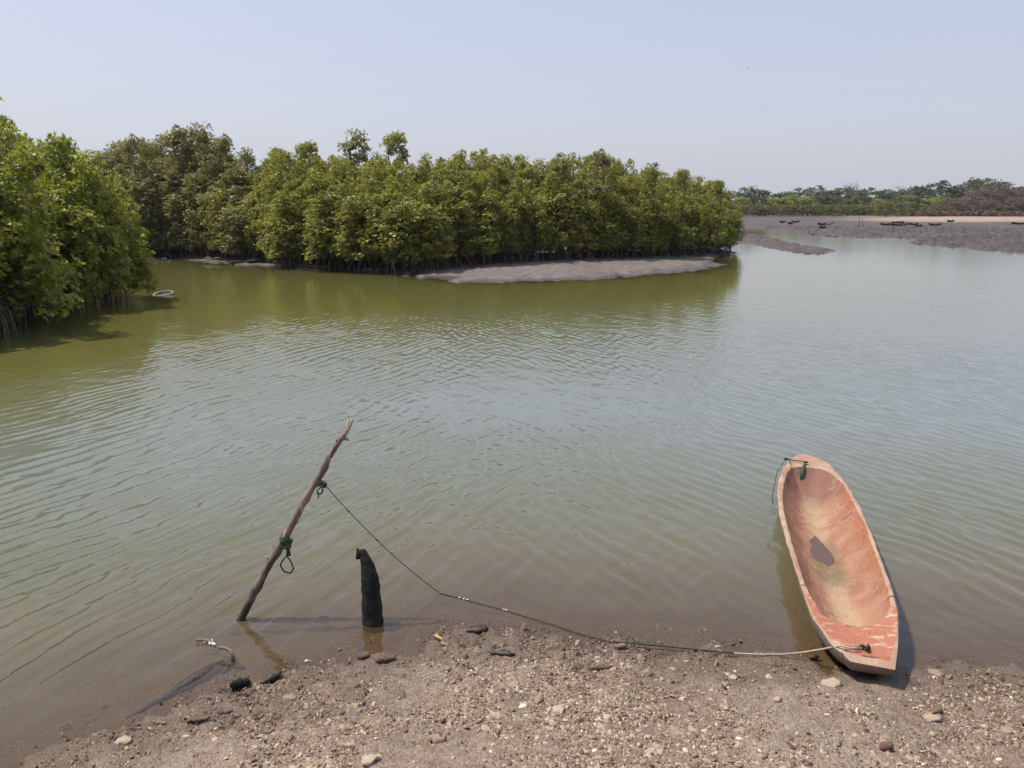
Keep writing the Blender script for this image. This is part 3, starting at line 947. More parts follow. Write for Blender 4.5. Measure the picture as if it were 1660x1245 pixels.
M['hull'] = wood('weathered_hull_wood', (0.19, 0.15, 0.115), (0.30, 0.245, 0.19), (0.09, 0.07, 0.055))
M['rim'] = wood('pale_gunwale_wood', (0.33, 0.195, 0.130), (0.43, 0.305, 0.215), (0.21, 0.115, 0.08))
M['inner'] = wood('worn_terracotta_interior', (0.295, 0.138, 0.082), (0.365, 0.205, 0.130), (0.165, 0.078, 0.050), inner_patch)
M['deck'] = wood('scratched_terracotta_deck', (0.345, 0.128, 0.075), (0.38, 0.155, 0.092), (0.26, 0.09, 0.055), None, 0.78)

def build_canoe():
    ax = (CAN_B - CAN_A) / np.linalg.norm(CAN_B - CAN_A)
    root = empty('dugout_canoe', (CAN_A[0], CAN_A[1], 0), math.atan2(ax[1], ax[0]))
    tag(root, 'terracotta painted wooden dugout canoe with its square end resting on the shelly mud', 'canoe')
    # local frame: +x runs to the far tip, +y to the left
    Lo = np.array([(0.005, -.106), (.128, -.187), (.347, -.247), (.541, -.27), (.889, -.293), (1.308, -.313), (1.869, -.318), (2.335, -.298), (2.613, -.267), (2.891, -.217), (3.098, -.149), (3.235, -.079), (3.29, -.021)])
    Ro = np.array([(-.014, .104), (.219, .16), (.402, .2), (.57, .227), (.744, .238), (1.165, .257), (1.618, .276), (2.154, .29), (2.615, .271), (2.888, .237), (3.106, .191), (3.21, .133), (3.28, .073), (3.30, .023)])
    Li = np.array([(.336, -.003), (.334, -.07), (.363, -.139), (.408, -.188), (.553, -.228), (.898, -.252), (1.369, -.272), (1.881, -.274), (2.282, -.257), (2.552, -.230), (2.825, -.177), (2.958, -.125), (2.995, -.05)])
    Ri = np.array([(.336, .003), (.356, .051), (.422, .112), (.5, .160), (.61, .194), (.755, .206), (.939, .216), (1.355, .236), (1.925, .252), (2.419, .243), (2.704, .215), (2.878, .172), (2.98, .11), (3.0, .028)])
    def zr(u): return np.interp(u, [0, .3, .9, 2.6, 3.0, 3.3], [.15, .178, .2, .2, .212, .235])
    def resample(p, n):
        s = np.concatenate([[0], np.cumsum(np.hypot(*np.diff(p, axis=0).T))]); t = np.linspace(0, s[-1], n)
        return np.stack([np.interp(t, s, p[:, 0]), np.interp(t, s, p[:, 1])], 1)
    N = 110
    def loop(L, R):
        a = resample(L, N); b = resample(R, N)[::-1]
        return np.concatenate([a, b])
    outer = loop(Lo, Ro); inner = loop(Li, Ri)
    rng = np.random.default_rng(8)
    def smooth_noise(n, amp, k):
        x = np.convolve(np.tile(rng.normal(0, 1, n), 3), np.ones(k) / k, 'same')[n:2 * n]
        return x / x.std() * amp
    n2 = 2 * N
    def P(uv, z): return np.stack([uv[:, 0], -uv[:, 1], z], 1)
    wob = smooth_noise(n2, .0022, 9)
    ctr = np.stack([np.clip(outer[:, 0], .5, 2.8), np.zeros(n2)], 1)
    dirn = unit(outer - ctr)
    outer = outer + dirn * wob[:, None]
    inner = inner + unit(inner - np.stack([np.clip(inner[:, 0], .6, 2.7), np.zeros(n2)], 1)) * (.007 * smoothstep(.5, .7, inner[:, 0]))[:, None] + dirn * smooth_noise(n2, .0028, 9)[:, None]
    zo = zr(outer[:, 0]) + smooth_noise(n2, .004, 9)
    # ragged broken far tip
    tipm = smoothstep(3.2, 3.27, outer[:, 0])
    outer[:, 0] += tipm * rng.uniform(-.022, .012, n2)
    zi = zr(inner[:, 0]) + smooth_noise(n2, .003, 9)
    # ---- top surface between outer and inner outline (rounded edges)
    K = 7
    rings = []
    for k in range(K):
        s = k / (K - 1)
        uv = outer * (1 - s) + inner * s
        z = zo * (1 - s) + zi * s
        z = z - (.007 if k in (0, K - 1) else 0) + .0025 * fbm(uv[:, 0] * 14, uv[:, 1] * 30, 3, 2)
        rings.append(P(uv, z))
    V = np.concatenate(rings)
    def strip(k, closed):
        i = np.arange(n2) if closed else np.arange(n2 - 1)
        j = (i + 1) % n2
        return np.stack([k * n2 + i, k * n2 + j, (k + 1) * n2 + j, (k + 1) * n2 + i], 1)
    top = np.concatenate([strip(k, True) for k in range(K - 1)])
    cu = V[top].mean(1)
    sk = np.repeat(np.arange(K - 1), n2)
    # the orange paint covers the block deck; the outermost edge of it is bare
    lim = 0.60
    deckm = (cu[:, 0] < lim - .10 * (sk == 0)) & (sk > 0) & ((sk < K - 2) | (cu[:, 0] < .5))
    def sub(name, faces, mat, smooth=True):
        used = np.unique(faces); idx = np.full(len(V), -1); idx[used] = np.arange(len(used))
        return obj(name, mesh_np(name, V[used], idx[faces], smooth), mat, root)
    sub('deck', top[deckm], M['deck'])
    sub('gunwale', top[~deckm], M['rim'])
    # ---- carved interior
    K2 = 16
    rings = []; rho = []; uu = []; side = []
    for k in range(K2):
        s = k / (K2 - 1)
        sp = np.stack([np.clip(inner[:, 0], .68, 2.62), np.interp(inner[:, 0], [.3, 3.0], [-.015, -.02])], 1)
        uv = inner * (1 - s) + sp * s
        D = np.interp(uv[:, 0], [.33, .6, 1.2, 1.46, 1.68, 1.89, 2.05, 2.5, 3.0], [.15, .180, .190, .197, .220, .210, .197, .185, .16])
        z = zi * (1 - s) + zr(uv[:, 0]) * s - .007 - D * (1 - (1 - s) ** 2.3) + (.011 * fbm(uv[:, 0] * 9, uv[:, 1] * 14, 4, 4) * min(1, s * 4))
        rings.append(P(uv, z)); rho.append(np.full(n2, s)); uu.append(uv[:, 0]); side.append(inner[:, 1] / .27 * (1 - s))
    Vi = np.concatenate(rings)
    qi = np.concatenate([strip(k, True) for k in range(K2 - 1)])
    me = mesh_np('interior', Vi, qi, True)
    attr(me, 'rho', np.concatenate(rho)); attr(me, 'u', np.concatenate(uu)); attr(me, 'side', np.concatenate(side))
    obj('interior', me, M['inner'], root)
    # ---- outside of the hull, with the square undercut end face
    K3 = 14
    rings = []
    for k in range(K3):
        s = k / (K3 - 1)
        sp = np.stack([np.clip(outer[:, 0], .34, 2.8), np.zeros(n2)], 1)
        f = 1 - (1 - s) ** 0.62 if False else s ** 1.6
        uv = outer * (1 - f) + sp * f
        Dk = np.interp(outer[:, 0], [0, .3, .8, 1.6, 2.6, 3.3], [.16, .23, .275, .29, .28, .24])
        z = zo - .007 - Dk * (1 - (1 - s) ** 1.7)
        z = z + .006 * fbm(uv[:, 0] * 6, uv[:, 1] * 8 + s * 3, 6, 3) * min(1, k)
        rings.append(P(uv, z))
    Vh = np.concatenate(rings)
    qh = np.concatenate([strip(k, True) for k in range(K3 - 1)])[:, ::-1]
    obj('hull', mesh_np('hull', Vh, qh, True), M['hull'], root)
    return root, ax, zr
canoe, CAX, zrim = build_canoe()
CNL = np.array([-CAX[1], CAX[0]])
def canoe_pt(u, v, z):          # v positive to the right, as in the outlines
    q = CAN_A + CAX * u - CNL * v
    return np.array([q[0], q[1], z])

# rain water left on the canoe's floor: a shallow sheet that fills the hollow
t = NT('brown_rainwater')
pb = t.pbr((0.105, 0.062, 0.048), 0.10, None, 0.18)
M['puddle'] = t.done(pb)
a = np.linspace(0, 2 * math.pi, 48, endpoint=False)
rng = np.random.default_rng(5)
pu = 1.70 + np.where(np.cos(a) > 0, .33, .26) * np.cos(a)
wv = (.11 + .010 * np.sin(3 * a + 1) + .007 * np.sin(5 * a))
pv = -.075 + wv * np.sin(a) - .03 * np.cos(a)
pts = np.array([canoe_pt(u, v, -.006) for u, v in zip(pu, pv)])
PUD = (pts, pu, pv)

# ------------------------------------------------------------------ ropes, pole, stump
t = NT('pole_bark')
v = t.pos((1, 1, 1))
n = t.noise(22, 5, .65, t.pos((1, 1, .25)))
n2 = t.noise(5, 3, .5, v)
col = t.mix(t.step(n2, .4, .6), (0.125, 0.085, 0.070), (0.235, 0.165, 0.138))
col = t.mix(t.step(n, .55, .68), col, (0.40, 0.30, 0.25))
wet = t.attr('wet')
col = t.mix(wet, col, (0.035, 0.026, 0.022))
M['pole'] = t.done(t.pbr(col, .7, t.bump(n, .6, .006), .4))
def plain(name, c, rough=.7, c2=None, scale=40, bump=.4, bd=.004):
    t = NT(name); nn = t.noise(scale, 4, .6, t.pos())
    return t.done(t.pbr(t.ramp(nn, [(.35, c), (.65, c2 or tuple(x * 1.5 for x in c))]), rough, t.bump(nn, bump, bd), .4))
M['split'] = plain('split_pale_wood', (.30, .19, .13), .7, (.45, .32, .24))
t = NT('blackened_wood')
vv = t.pos((1, 1, .16)); nn = t.noise(55, 5, .65, vv); n4 = t.noise(9, 4, .6, t.pos())
cc = t.ramp(t.math('ADD', t.math('MULTIPLY', nn, .6), t.math('MULTIPLY', n4, .4)), [(.4, (.004, .0035, .003)), (.6, (.016, .013, .011)), (.75, (.04, .032, .026))])
M['char'] = t.done(t.pbr(cc, .8, t.bump(nn, 1.0, .02), .35))
M['rope_dark'] = plain('dark_green_twine', (.018, .024, .015), .8)
M['rope_green'] = plain('green_cord', (.018, .048, .022), .7)
M['rope_pale'] = plain('pale_cord', (.36, .27, .21), .8, (.50, .40, .33))
M['driftwood'] = plain('wet_dark_driftwood', (.016, .012, .010), .55, (.05, .036, .028))
M['stick'] = plain('brown_stick', (.11, .075, .05), .7, (.23, .165, .12))
M['foam'] = plain('white_foam', (.7, .7, .68), .6, (.85, .85, .83))
M['rubber'] = plain('sun_bleached_rubber', (.13, .12, .105), .7, (.28, .26, .23), 8)
M['rubber_in_and_shade'] = plain('black_rubber_and_shade', (.012, .012, .012), .6)
M['bark_bit'] = plain('brown_bark_chip', (.075, .045, .03), .8, (.16, .10, .07))
M['leaf_yellow'] = plain('yellow_leaf', (.55, .33, .05), .6, (.65, .45, .1))

x0, f0, d0 = ray(390, 1005)
TP = H / d0
def pole_pt(px, py): return at_d(px, py, TP)
PPX = [(362, 1062), (377, 1032), (390, 1005), (407, 972), (424, 938), (441, 908), (460, 876), (478, 843), (492, 815), (507, 790), (523, 765), (533, 742), (546, 722), (556, 708)]
pts = np.array([pole_pt(*p) for p in PPX])
pole = empty('mooring_pole', tuple(at(390, 1005, 0)))
tag(pole, 'leaning reddish brown branch pole with cords tied to it, standing in the shallow water', 'pole')
PO = np.array(pole.location)
tt = np.linspace(0, len(pts) - 1, 66); ii = np.arange(len(pts))
fine = np.stack([np.interp(tt, ii, pts[:, k]) for k in range(3)], 1) + np.random.default_rng(2).normal(0, .0009, (66, 3))
rad = np.interp(tt, [0, 2, 5, 8, 11, 13], [.034, .033, .031, .027, .024, .020]) * (1 + .025 * np.random.default_rng(3).normal(size=66))
for kn in (13.0, 10.3, 8.3, 5.4, 3.6):                                  # knots of the branch
    rad = rad + .009 * np.exp(-((tt - kn) / .28) ** 2)
b = MB(); b.tube(fine - PO, rad * .70, 14, jitter=.05)
me = b.mesh('pole_stem')
zz = np.array([v_.co.z for v_ in me.vertices])
attr(me, 'wet', 1 - smoothstep(.06, .30, zz + .03 * np.sin(zz * 60)))
obj('stem', me, M['pole'], pole)
b = MB()
for (x1, y1), (x2, y2), r in [((556, 710), (571, 680), .011), ((557, 709), (566, 680), .008), ((553, 710), (567, 696), .006)]:
    p1, p2 = pole_pt(x1, y1) - PO, pole_pt(x2, y2) - PO
    b.tube(np.array([p1, (p1 + p2) / 2 + [0.003, 0, 0], p2]), [r * 1.3, r, r * .7], 6, jitter=.2)
b.build('split_tip', M['split'], pole)
for x1, y1, x2, y2 in [(546, 712, 552, 717), (556, 710, 565, 713), (518, 787, 512, 783), (478, 838, 484, 834), (437, 905, 431, 903)]:
    p1, p2 = pole_pt(x1, y1) - PO, pole_pt(x2, y2) - PO
    b = MB(); b.tube(np.array([p1, p2]), [.014, .006], 6, jitter=.15)
    b.build('branch_stub', M['pole'], pole)

def wrap(mb, px, py, turns, r, rr, tilt=0.12, height=.03):
    """turns of cord round the pole at a photo pixel"""
    c = pole_pt(px, py) - PO
    axd = unit(pts[-1] - pts[2])
    u = unit(np.cross(axd, [0, 1, 0])); w_ = np.cross(axd, u)
    s = np.linspace(0, 1, int(14 * turns))
    a = s * turns * 2 * math.pi
    p = c + np.outer(np.cos(a), u) * rr + np.outer(np.sin(a), w_) * rr + np.outer((s - .5) * height + tilt * rr * np.sin(a), axd)
    mb.tube(p, r, 5)
TY = -.035
def hang(mb, pxs, r, dy=-.036):
    p = np.array([pole_pt(*q) + np.array([0, dy, 0]) for q in pxs]) - PO
    s = np.linspace(0, len(p) - 1, 6 * len(p))
    q = np.stack([np.interp(s, np.arange(len(p)), p[:, k]) for k in range(3)], 1)
    for _ in range(3): q[1:-1] = (q[:-2] + 2 * q[1:-1] + q[2:]) / 4
    mb.tube(q, r, 5)
# green cord with a hanging loop at mid height
tie = empty('green_cord', tuple(PO)); tag(tie, 'green and black cord knotted round the middle of the leaning pole with a hanging loop', 'cord')
b = MB(); wrap(b, 464, 875, 3, .006, .036); hang(b, [(461, 872), (468, 878), (470, 884)], .008); b.build('green_knot', M['rope_green'], tie)
b = MB(); wrap(b, 462, 884, 2, .005, .034); hang(b, [(466, 880), (470, 895), (462, 902), (457, 912), (463, 922), (474, 925), (479, 917), (474, 905), (467, 896), (470, 884)], .0048)
hang(b, [(469, 882), (472, 892), (472, 897)], .009); b.build('hanging_loop', M['rope_dark'], tie)
# vine wound round the lower pole
b = MB(); hang(b, [(452, 893), (443, 905), (436, 915), (434, 930), (427, 945), (421, 958), (426, 945), (430, 935)], .006)
o = b.build('vine', M['driftwood'], None); o.location = PO
tag(o, 'dark twisted vine clinging to the lower part of the leaning pole', 'vine')

rope = empty('mooring_rope', tuple(PO)); tag(rope, 'thin mooring rope sagging from the leaning pole across the water to the canoe', 'rope')
tiep = pole_pt(525, 784)
b = MB(); wrap(b, 521, 784, 3, .0045, .031)
hang(b, [(523, 786), (516, 792), (519, 800), (518, 804)], .0045); hang(b, [(524, 787), (526, 792), (523, 798), (519, 796)], .0045)
b.build('knot', M['rope_dark'], rope)
zb = {}
def shore_pt(px, py, lift=.012):
    z = 0.0
    for _ in range(6):
        p = at(px, py, z); z = max(0.0, gz(p[0], p[1])) + lift
    return at(px, py, z)
e1 = at(714, 962, .006)
s = np.linspace(0, 1, 26)
span = tiep[None, :] * (1 - s)[:, None] + e1[None, :] * s[:, None]
span[:, 2] -= .045 * 4 * s * (1 - s)
path = [(714, 962), (735, 967), (765, 975), (817, 989), (860, 1002), (900, 1014), (935, 1026), (962, 1034)]
flo = np.array([at(x, y, .004) for x, y in path])
land = np.array([shore_pt(x, y) for x, y in [(962, 1033), (985, 1040), (1020, 1042), (1060, 1046), (1110, 1051), (1160, 1056), (1190, 1059)]])
b = MB(); b.tube(np.concatenate([span, flo[1:]]) - PO, .0026, 5); b.tube(land - PO, .0040, 5)
for q in (span[5], span[11]): b.tube(np.array([q - [.006, 0, 0], q, q + [.006, 0, 0]]) - PO, [.003, .006, .003], 5)
b.build('dark_twine', M['rope_dark'], rope)
b = MB()
for px, py in [(745, 969), (752, 971), (758, 972), (817, 988), (821, 989)]:
    q = at(px, py, .006) - PO; b.tube(np.array([q - [.008, 0, 0], q, q + [.008, .003, 0]]), [.002, .004, .002], 5)
b.build('foam_flecks', M['foam'], rope)
kn = canoe_pt(.114, -.035, .172)
pal = np.array([shore_pt(x, y) for x, y in [(1190, 1059), (1230, 1061), (1265, 1061)]] + [at(1300, 1058, .04), at(1335, 1052, .10), at(1358, 1047.5, .165), at(1368, 1046, .18)] + [at(1385, 1046.5, .176), tuple(kn)])
s = np.linspace(0, len(pal) - 1, 60)
q = np.stack([np.interp(s, np.arange(len(pal)), pal[:, k]) for k in range(3)], 1)
for _ in range(4): q[1:-1] = (q[:-2] + 2 * q[1:-1] + q[2:]) / 4
b = MB(); b.tube(q - PO, .0046, 6)
q2 = np.array([at(1366, 1048, .176), at(1380, 1050, .175), at(1394, 1051, .172)])
b.tube(q2 - PO, .0045, 6)
b.build('pale_cord', M['rope_pale'], rope)
b = MB(); rng = np.random.default_rng(3)
for k in range(5):
    c = kn + np.array([.012, -.004, .0]) + rng.normal(0, .006, 3) - PO
    a = np.linspace(0, 6.28, 10); u = unit(rng.normal(size=3)); w_ = unit(np.cross(u, rng.normal(size=3)))
    b.tube(c + np.outer(np.cos(a), u) * .014 + np.outer(np.sin(a), w_) * .012, .0045, 5)
b.build('deck_knot', M['driftwood'], rope)

# cord and green rag at the far tip of the canoe
tip = empty('tip_cord', tuple(canoe_pt(3.08, -.1, .22))); tag(tip, 'short dark cord with a green strip tied over the far tip of the canoe', 'cord')
TO = np.array(tip.location)
b = MB(); b.tube(np.array([canoe_pt(3.09, -.172, .235), canoe_pt(3.07, -.10, .236), canoe_pt(3.055, -.04, .236), canoe_pt(3.05, -.015, .232)]) - TO, .0045, 5)
for c in (canoe_pt(3.09, -.172, .236), canoe_pt(3.05, -.012, .234)): b.tube(np.array([c - [.02, 0, 0], c, c + [.02, .004, -.004]]) - TO, [.006, .011, .006], 6, jitter=.2)
b.tube(np.array([canoe_pt(3.085, -.18, .23), canoe_pt(2.86, -.262, .19), canoe_pt(2.62, -.30, .13), canoe_pt(2.56, -.315, .06), canoe_pt(2.52, -.305, .01)]) - TO, .0032, 5)
b.tube(np.array([canoe_pt(3.07, -.15, .232), canoe_pt(3.0, -.14, .215), canoe_pt(2.94, -.125, .17)]) - TO, [.004, .006, .008], 5)
b.build('dark_cord', M['rope_dark'], tip)
b = MB(); b.tube(np.array([canoe_pt(3.05, -.02, .230), canoe_pt(2.98, -.035, .21), canoe_pt(2.93, -.05, .165), canoe_pt(2.89, -.06, .125)]) - TO, [.005, .011, .016, .008], 6, jitter=.25)
b.build('green_strip', M['rope_green'], tip)

# blackened stump
x0, f0, d0 = ray(604, 1008)
TS = H / d0
prof = [(606, 1040, 22), (605, 1012, 20.5), (603, 990, 20), (602, 965, 20), (600, 940, 17.5), (597, 922, 14.5), (593, 908, 11), (589, 898, 8.5), (586, 892, 6.5)]
sp = at(604, 1008, 0)
stump = empty('tree_stump', tuple(sp)); tag(stump, 'blackened jagged stump of an old post standing in the shallows', 'stump')
b = MB(); cen = np.array([at_d(x, y, TS) for x, y, r in prof]) - sp
rad = np.array([r for *_, r in prof]) * TS / F * .80
ss = np.linspace(0, len(prof) - 1, 26)
cf = np.stack([np.interp(ss, np.arange(len(prof)), cen[:, k]) for k in range(3)], 1)
b.tube(cf, np.interp(ss, np.arange(len(prof)), rad) * (1 + .03 * np.random.default_rng(9).normal(size=26)), 18, jitter=.06)
b.build('weathered_post', M['char'], stump)
b = MB(); rng = np.random.default_rng(4)
for x, y0, y1, r in [(580, 900, 889, 4.5), (586, 898, 890.5, 5), (592, 900, 893, 4)]:
    p1, p2 = at_d(x + 2, y0 + 6, TS) - sp, at_d(x, y1, TS) - sp
    b.tube(np.array([p1, (p1 + p2) / 2, p2]), np.array([1.0, .8, .4]) * r * TS / F, 7, jitter=.2, rng=rng)
b.build('splintered_top', M['char'], stump)

# sunken branch with two curved tips above the water
sb = at(378, 1068, 0)
br = empty('sunken_branch', tuple(sb)); tag(br, 'sunken dark branch at the shore with two curved brown tips breaking the water', 'branch')
b = MB()
path = [(205, 1166, -.012), (240, 1146, -.016), (280, 1124, -.02), (312, 1106, -.022), (345, 1088, -.025), (372, 1074, -.025)]
q = np.array([at(*p) for p in path]) - sb
b.tube(q, [.010, .017, .027, .040, .036, .024], 9, jitter=.2)
for c in [(395, 1084, -.03), (362, 1092, -.03)]:
    e = at(*c) - sb; b.tube(np.array([q[-1], (q[-1] + e) / 2, e]), [.02, .018, .012], 7, jitter=.25)
b.build('sunken_limb', M['driftwood'], br)
def arch(pl, r):
    b = MB(); p = np.array([at(*c) for c in pl]) - sb
    s = np.linspace(0, len(p) - 1, 24); q = np.stack([np.interp(s, np.arange(len(p)), p[:, k]) for k in range(3)], 1)
    for _ in range(3): q[1:-1] = (q[:-2] + 2 * q[1:-1] + q[2:]) / 4
    b.tube(q, np.linspace(r, r * .8, 24), 7, jitter=.08); return b
arch([(377, 1076, -.04), (378, 1066, .02), (375, 1056, .045), (367, 1051, .055), (356, 1049.5, .05)], .0115).build('curved_tip', M['stick'], br)
arch([(350, 1042, -.01), (342, 1040, .012), (330, 1037, .018), (318, 1037.5, .012)], .0095).build('curved_tip', M['stick'], br)
b = MB(); rng = np.random.default_rng(6)
for k in range(9):
    p = at(343 + rng.normal(0, 4), 1042 + rng.normal(0, 2.2), .004) - sb
    b.tube(np.array([p - [.007, 0, 0], p + [0, 0, .006], p + [.007, .002, 0]]), [.003, .008, .003], 6)
b.build('foam', M['foam'], br)

def chunk(name, px, py, length, width, hgt, ang, mat, label, cat, seed, lift=.35, group=None):
    rng = np.random.default_rng(seed)
    n, m = 10, 8
    s = np.linspace(0, 1, n)
    r = np.sin(math.pi * np.clip(s * .92 + .06, 0, 1)) ** .45 * (1 + .15 * rng.normal(size=n))
    an = np.arange(m) * 6.283 / m
    R = r[:, None] * .5 * (1 + rng.uniform(-.25, .25, (n, m)))
    by = .12 * rng.normal(size=n).cumsum()
    V = np.stack([np.repeat(((s - .5) * length)[:, None], m, 1) + rng.normal(0, .03 * length, (n, m)), (R * np.cos(an) + by[:, None] * .3) * width, R * np.sin(an) * hgt], -1).reshape(-1, 3)
    i, j = np.meshgrid(np.arange(n - 1), np.arange(m), indexing='ij'); a_ = (i * m + j).ravel(); b_ = (i * m + (j + 1) % m).ravel()
    q = np.stack([a_, b_, b_ + m, a_ + m], 1)[:, ::-1]
    k = np.arange(m); V = np.concatenate([V, V[:m].mean(0)[None], V[-m:].mean(0)[None]])
    t3 = np.concatenate([np.stack([k, (k + 1) % m, np.full(m, n * m)], 1), np.stack([(n - 1) * m + (k + 1) % m, (n - 1) * m + k, np.full(m, n * m + 1)], 1)])
    me = mesh_np(name, V, [q, t3], False)
    p = shore_pt(px, py, 0.0)
    o = obj(name, me, M[mat]); o.location = (p[0], p[1], p[2] + hgt * lift); o.rotation_euler = (rng.uniform(-.2, .2), rng.uniform(-.15, .15), ang)
    tag(o, label, cat, group)
    return o
chunk('driftwood_chunk', 390, 1113, .10, .055, .05, .6, 'char', 'black rotten wood lump at the waterline below the leaning pole', 'driftwood', 1)
chunk('driftwood_chunk', 440, 1102, .12, .045, .035, .8, 'driftwood', 'dark slanting wood splinter at the waterline right of the black lump', 'driftwood', 2)
chunk('bark_piece', 322, 1168, .10, .05, .03, .3, 'bark_bit', 'curled brown bark piece on the shell bank near its left end', 'bark', 3)
chunk('bark_piece', 365, 1154, .075, .04, .025, .2, 'bark_bit', 'small brown bark piece just above the waterline below the black wood', 'bark', 4)
chunk('bark_piece', 258, 1173, .08, .02, .018, -.2, 'stick', 'short brown twig lying at the left waterline', 'twig', 5)
chunk('bark_piece', 815, 1062, .13, .035, .03, -.15, 'driftwood', 'dark flat bark strip just above the waterline in the middle', 'bark', 6)
chunk('bark_piece', 975, 1085, .11, .03, .025, .1, 'bark_bit', 'brown bark strip on the shells right of the middle', 'bark', 7)
chunk('bark_piece', 1005, 1050, .07, .04, .035, .2, 'stick', 'brown stone shaped wood bit beside the rope knot on the shore', 'driftwood', 8)
chunk('bark_piece', 1320, 1068, .06, .035, .025, .1, 'driftwood', 'small dark wood bit left of the canoe end', 'driftwood', 9)
chunk('weed_clump', 774, 1022, .13, .07, .03, .1, 'driftwood', 'dark clump of weed in the shallows above the yellow leaf', 'weed', 10)
chunk('rock', 590, 1066, .07, .05, .03, .4, 'bark_bit', 'brown rock at the waterline below the blackened stump', 'rock', 11)
chunk('rock', 625, 1070, .11, .07, .035, .2, 'bark_bit', 'rough brown oyster lump right of the rock below the stump', 'rock', 12)
chunk('rock', 1115 + 320, 1212, .06, .04, .03, .4, 'bark_bit', 'reddish brown stone among pale shells in front of the canoe', 'rock', 13)
# yellow leaf
p = shore_pt(709, 1036, .01)
v = np.array([(-.05, 0, 0), (-.015, .012, .006), (.03, .010, .004), (.05, 0, .0), (.02, -.012, .005), (-.02, -.012, .005), (0, 0, .0)])
o = obj('fallen_leaf', mesh_np('fallen_leaf', v, np.array([(0, 6, 1), (1, 6, 2), (2, 6, 3), (3, 6, 4), (4, 6, 5), (5, 6, 0)])), M['leaf_yellow'])
o.location = p + np.array([0, 0, .012]); o.rotation_euler = (.4, .1, 2.3); tag(o, 'yellow fallen leaf at the waterline right of the stump', 'leaf')

# old tyre lying in the water
tp = at(265, 476.5, 0.018)
ty = empty('old_tyre', tuple(tp), 0); tag(ty, 'pale worn tyre lying half sunk in the calm water by the left clump', 'tyre')
a = np.linspace(0, 6.283, 36)
b = MB(); b.tube(np.stack([.26 * np.cos(a), .26 * np.sin(a), 0 * a], 1), .036, 10, cap=False, jitter=.04); b.build('tyre_wall', M['rubber'], ty)
b = MB(); b.tube(np.stack([.212 * np.cos(a), .212 * np.sin(a), 0 * a - .022], 1), .022, 8, cap=False); b.build('inner_liner', M['rubber_in_and_shade'], ty)
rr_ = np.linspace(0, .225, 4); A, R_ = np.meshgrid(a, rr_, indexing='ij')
obj('hollow', grid_mesh('hollow', R_ * np.cos(A), R_ * np.sin(A), 0 * A - .024 + .05 * (R_ - .0) * 0), M['rubber_in_and_shade'], ty)  # solid black disc, painted shade inside the tyre ring
ty.rotation_euler = (math.radians(10), math.radians(-3), 0)

# ------------------------------------------------------------------ far canoes, stakes and rocks on the mudflat
t = NT('dark_old_hulls'); nn = t.noise(6, 3, .6, t.pos()); M['dark_hull'] = t.done(t.pbr(t.ramp(nn, [(.3, (.012, .011, .012)), (.7, (.035, .031, .031))]), .7))
M['dark_rim'] = plain('grey_canoe_rim', (.14, .13, .13), .7, (.24, .22, .22))
def small_canoe_mesh():
    n, m = 14, 9
    s = np.linspace(0, 1, n)
    w_ = np.sin(math.pi * np.clip(s, .02, .98)) ** .55 * .36
    sheer = .38 + .28 * (2 * s - 1) ** 2
    b = MB(); a = np.linspace(0, math.pi, m)
    def shell(k, off):
        S = np.repeat(s[:, None], m, 1)
        y = -np.cos(a)[None] * np.maximum(w_[:, None] - off, .01); z = sheer[:, None] - np.sin(a)[None] ** .7 * (sheer - .05 - .12 * (2 * s - 1) ** 4 - off)[:, None]
        return np.stack([(S - .5) * 3.4 * (1 - off * .3), y, z], -1).reshape(-1, 3)
    q = grid_faces(n, m)
    b.add(shell(0, 0), q); b.add(shell(1, .05), q[:, ::-1])
    hull = b.mesh('hull'); hull.materials.append(M['dark_hull'])
    g_ = MB()
    for sg in (-1, 1):
        g_.tube(np.stack([(s - .5) * 3.4, sg * w_ * .97, sheer + .01], 1), .03, 5)
    gun = g_.mesh('gunwale'); gun.materials.append(M['dark_rim'])
    return hull, gun
HM, GM = small_canoe_mesh()
FC = [(1436, 365.5, .55, 'dark canoe lying alone at the left of the group on the far mudflat'), (1451, 362.6, .35, 'rearmost left canoe of the tight group on the far mudflat'), (1461, 362.3, .3, 'rearmost right canoe of the tight group on the far mudflat'),
      (1452, 366.2, .5, 'front left canoe of the tight group on the far mudflat'), (1466, 365, .4, 'right middle canoe of the tight group on the far mudflat'), (1462, 367.3, .55, 'foremost canoe of the tight group on the far mudflat'),
      (1481, 365, .5, 'dark canoe just right of the tight group on the far mudflat'), (1489, 368, .35, 'low canoe nearest the water right of the tight group'), (1516, 366, .6, 'dark canoe lying by itself farther right on the mudflat'),
      (1541, 360, .4, 'small dark canoe high up on the pale sand'), (1654, 364, .9, 'dark canoe cut by the right edge of the photo'), (1333, 365, .5, 'dark canoe on the mudflat near the two thin stakes'),
      (1269, 361, .4, 'leftmost dark canoe on the far mudflat'), (1290, 361, .5, 'dark canoe second from the left on the far mudflat'), (1281, 363.4, .3, 'low dark canoe in front of the two leftmost ones'), (1334, 370.5, .35, 'low dark canoe lower on the mudflat below the stakes')]
def flat_pt(px, py):
    z = 0.2
    for _ in range(12):
        p = at(px, py, z); z = max(.0, gz(p[0], p[1]))
    return at(px, py, z)
for i, (px, py, rel, lab) in enumerate(FC):
    p = flat_pt(px, py)
    bear = math.atan2(p[1], p[0])
    e = empty('beached_canoe', tuple(p), bear - rel * .85 + .04)
    sc = min(1.15, .8 + np.hypot(p[0], p[1]) / 600); e.scale = (sc * .9, sc * .8, sc * .55)
    tag(e, lab, 'canoe', 'dark canoes beached on the far mudflat')
    obj('hull', HM, None, e); obj('gunwale', GM, None, e)
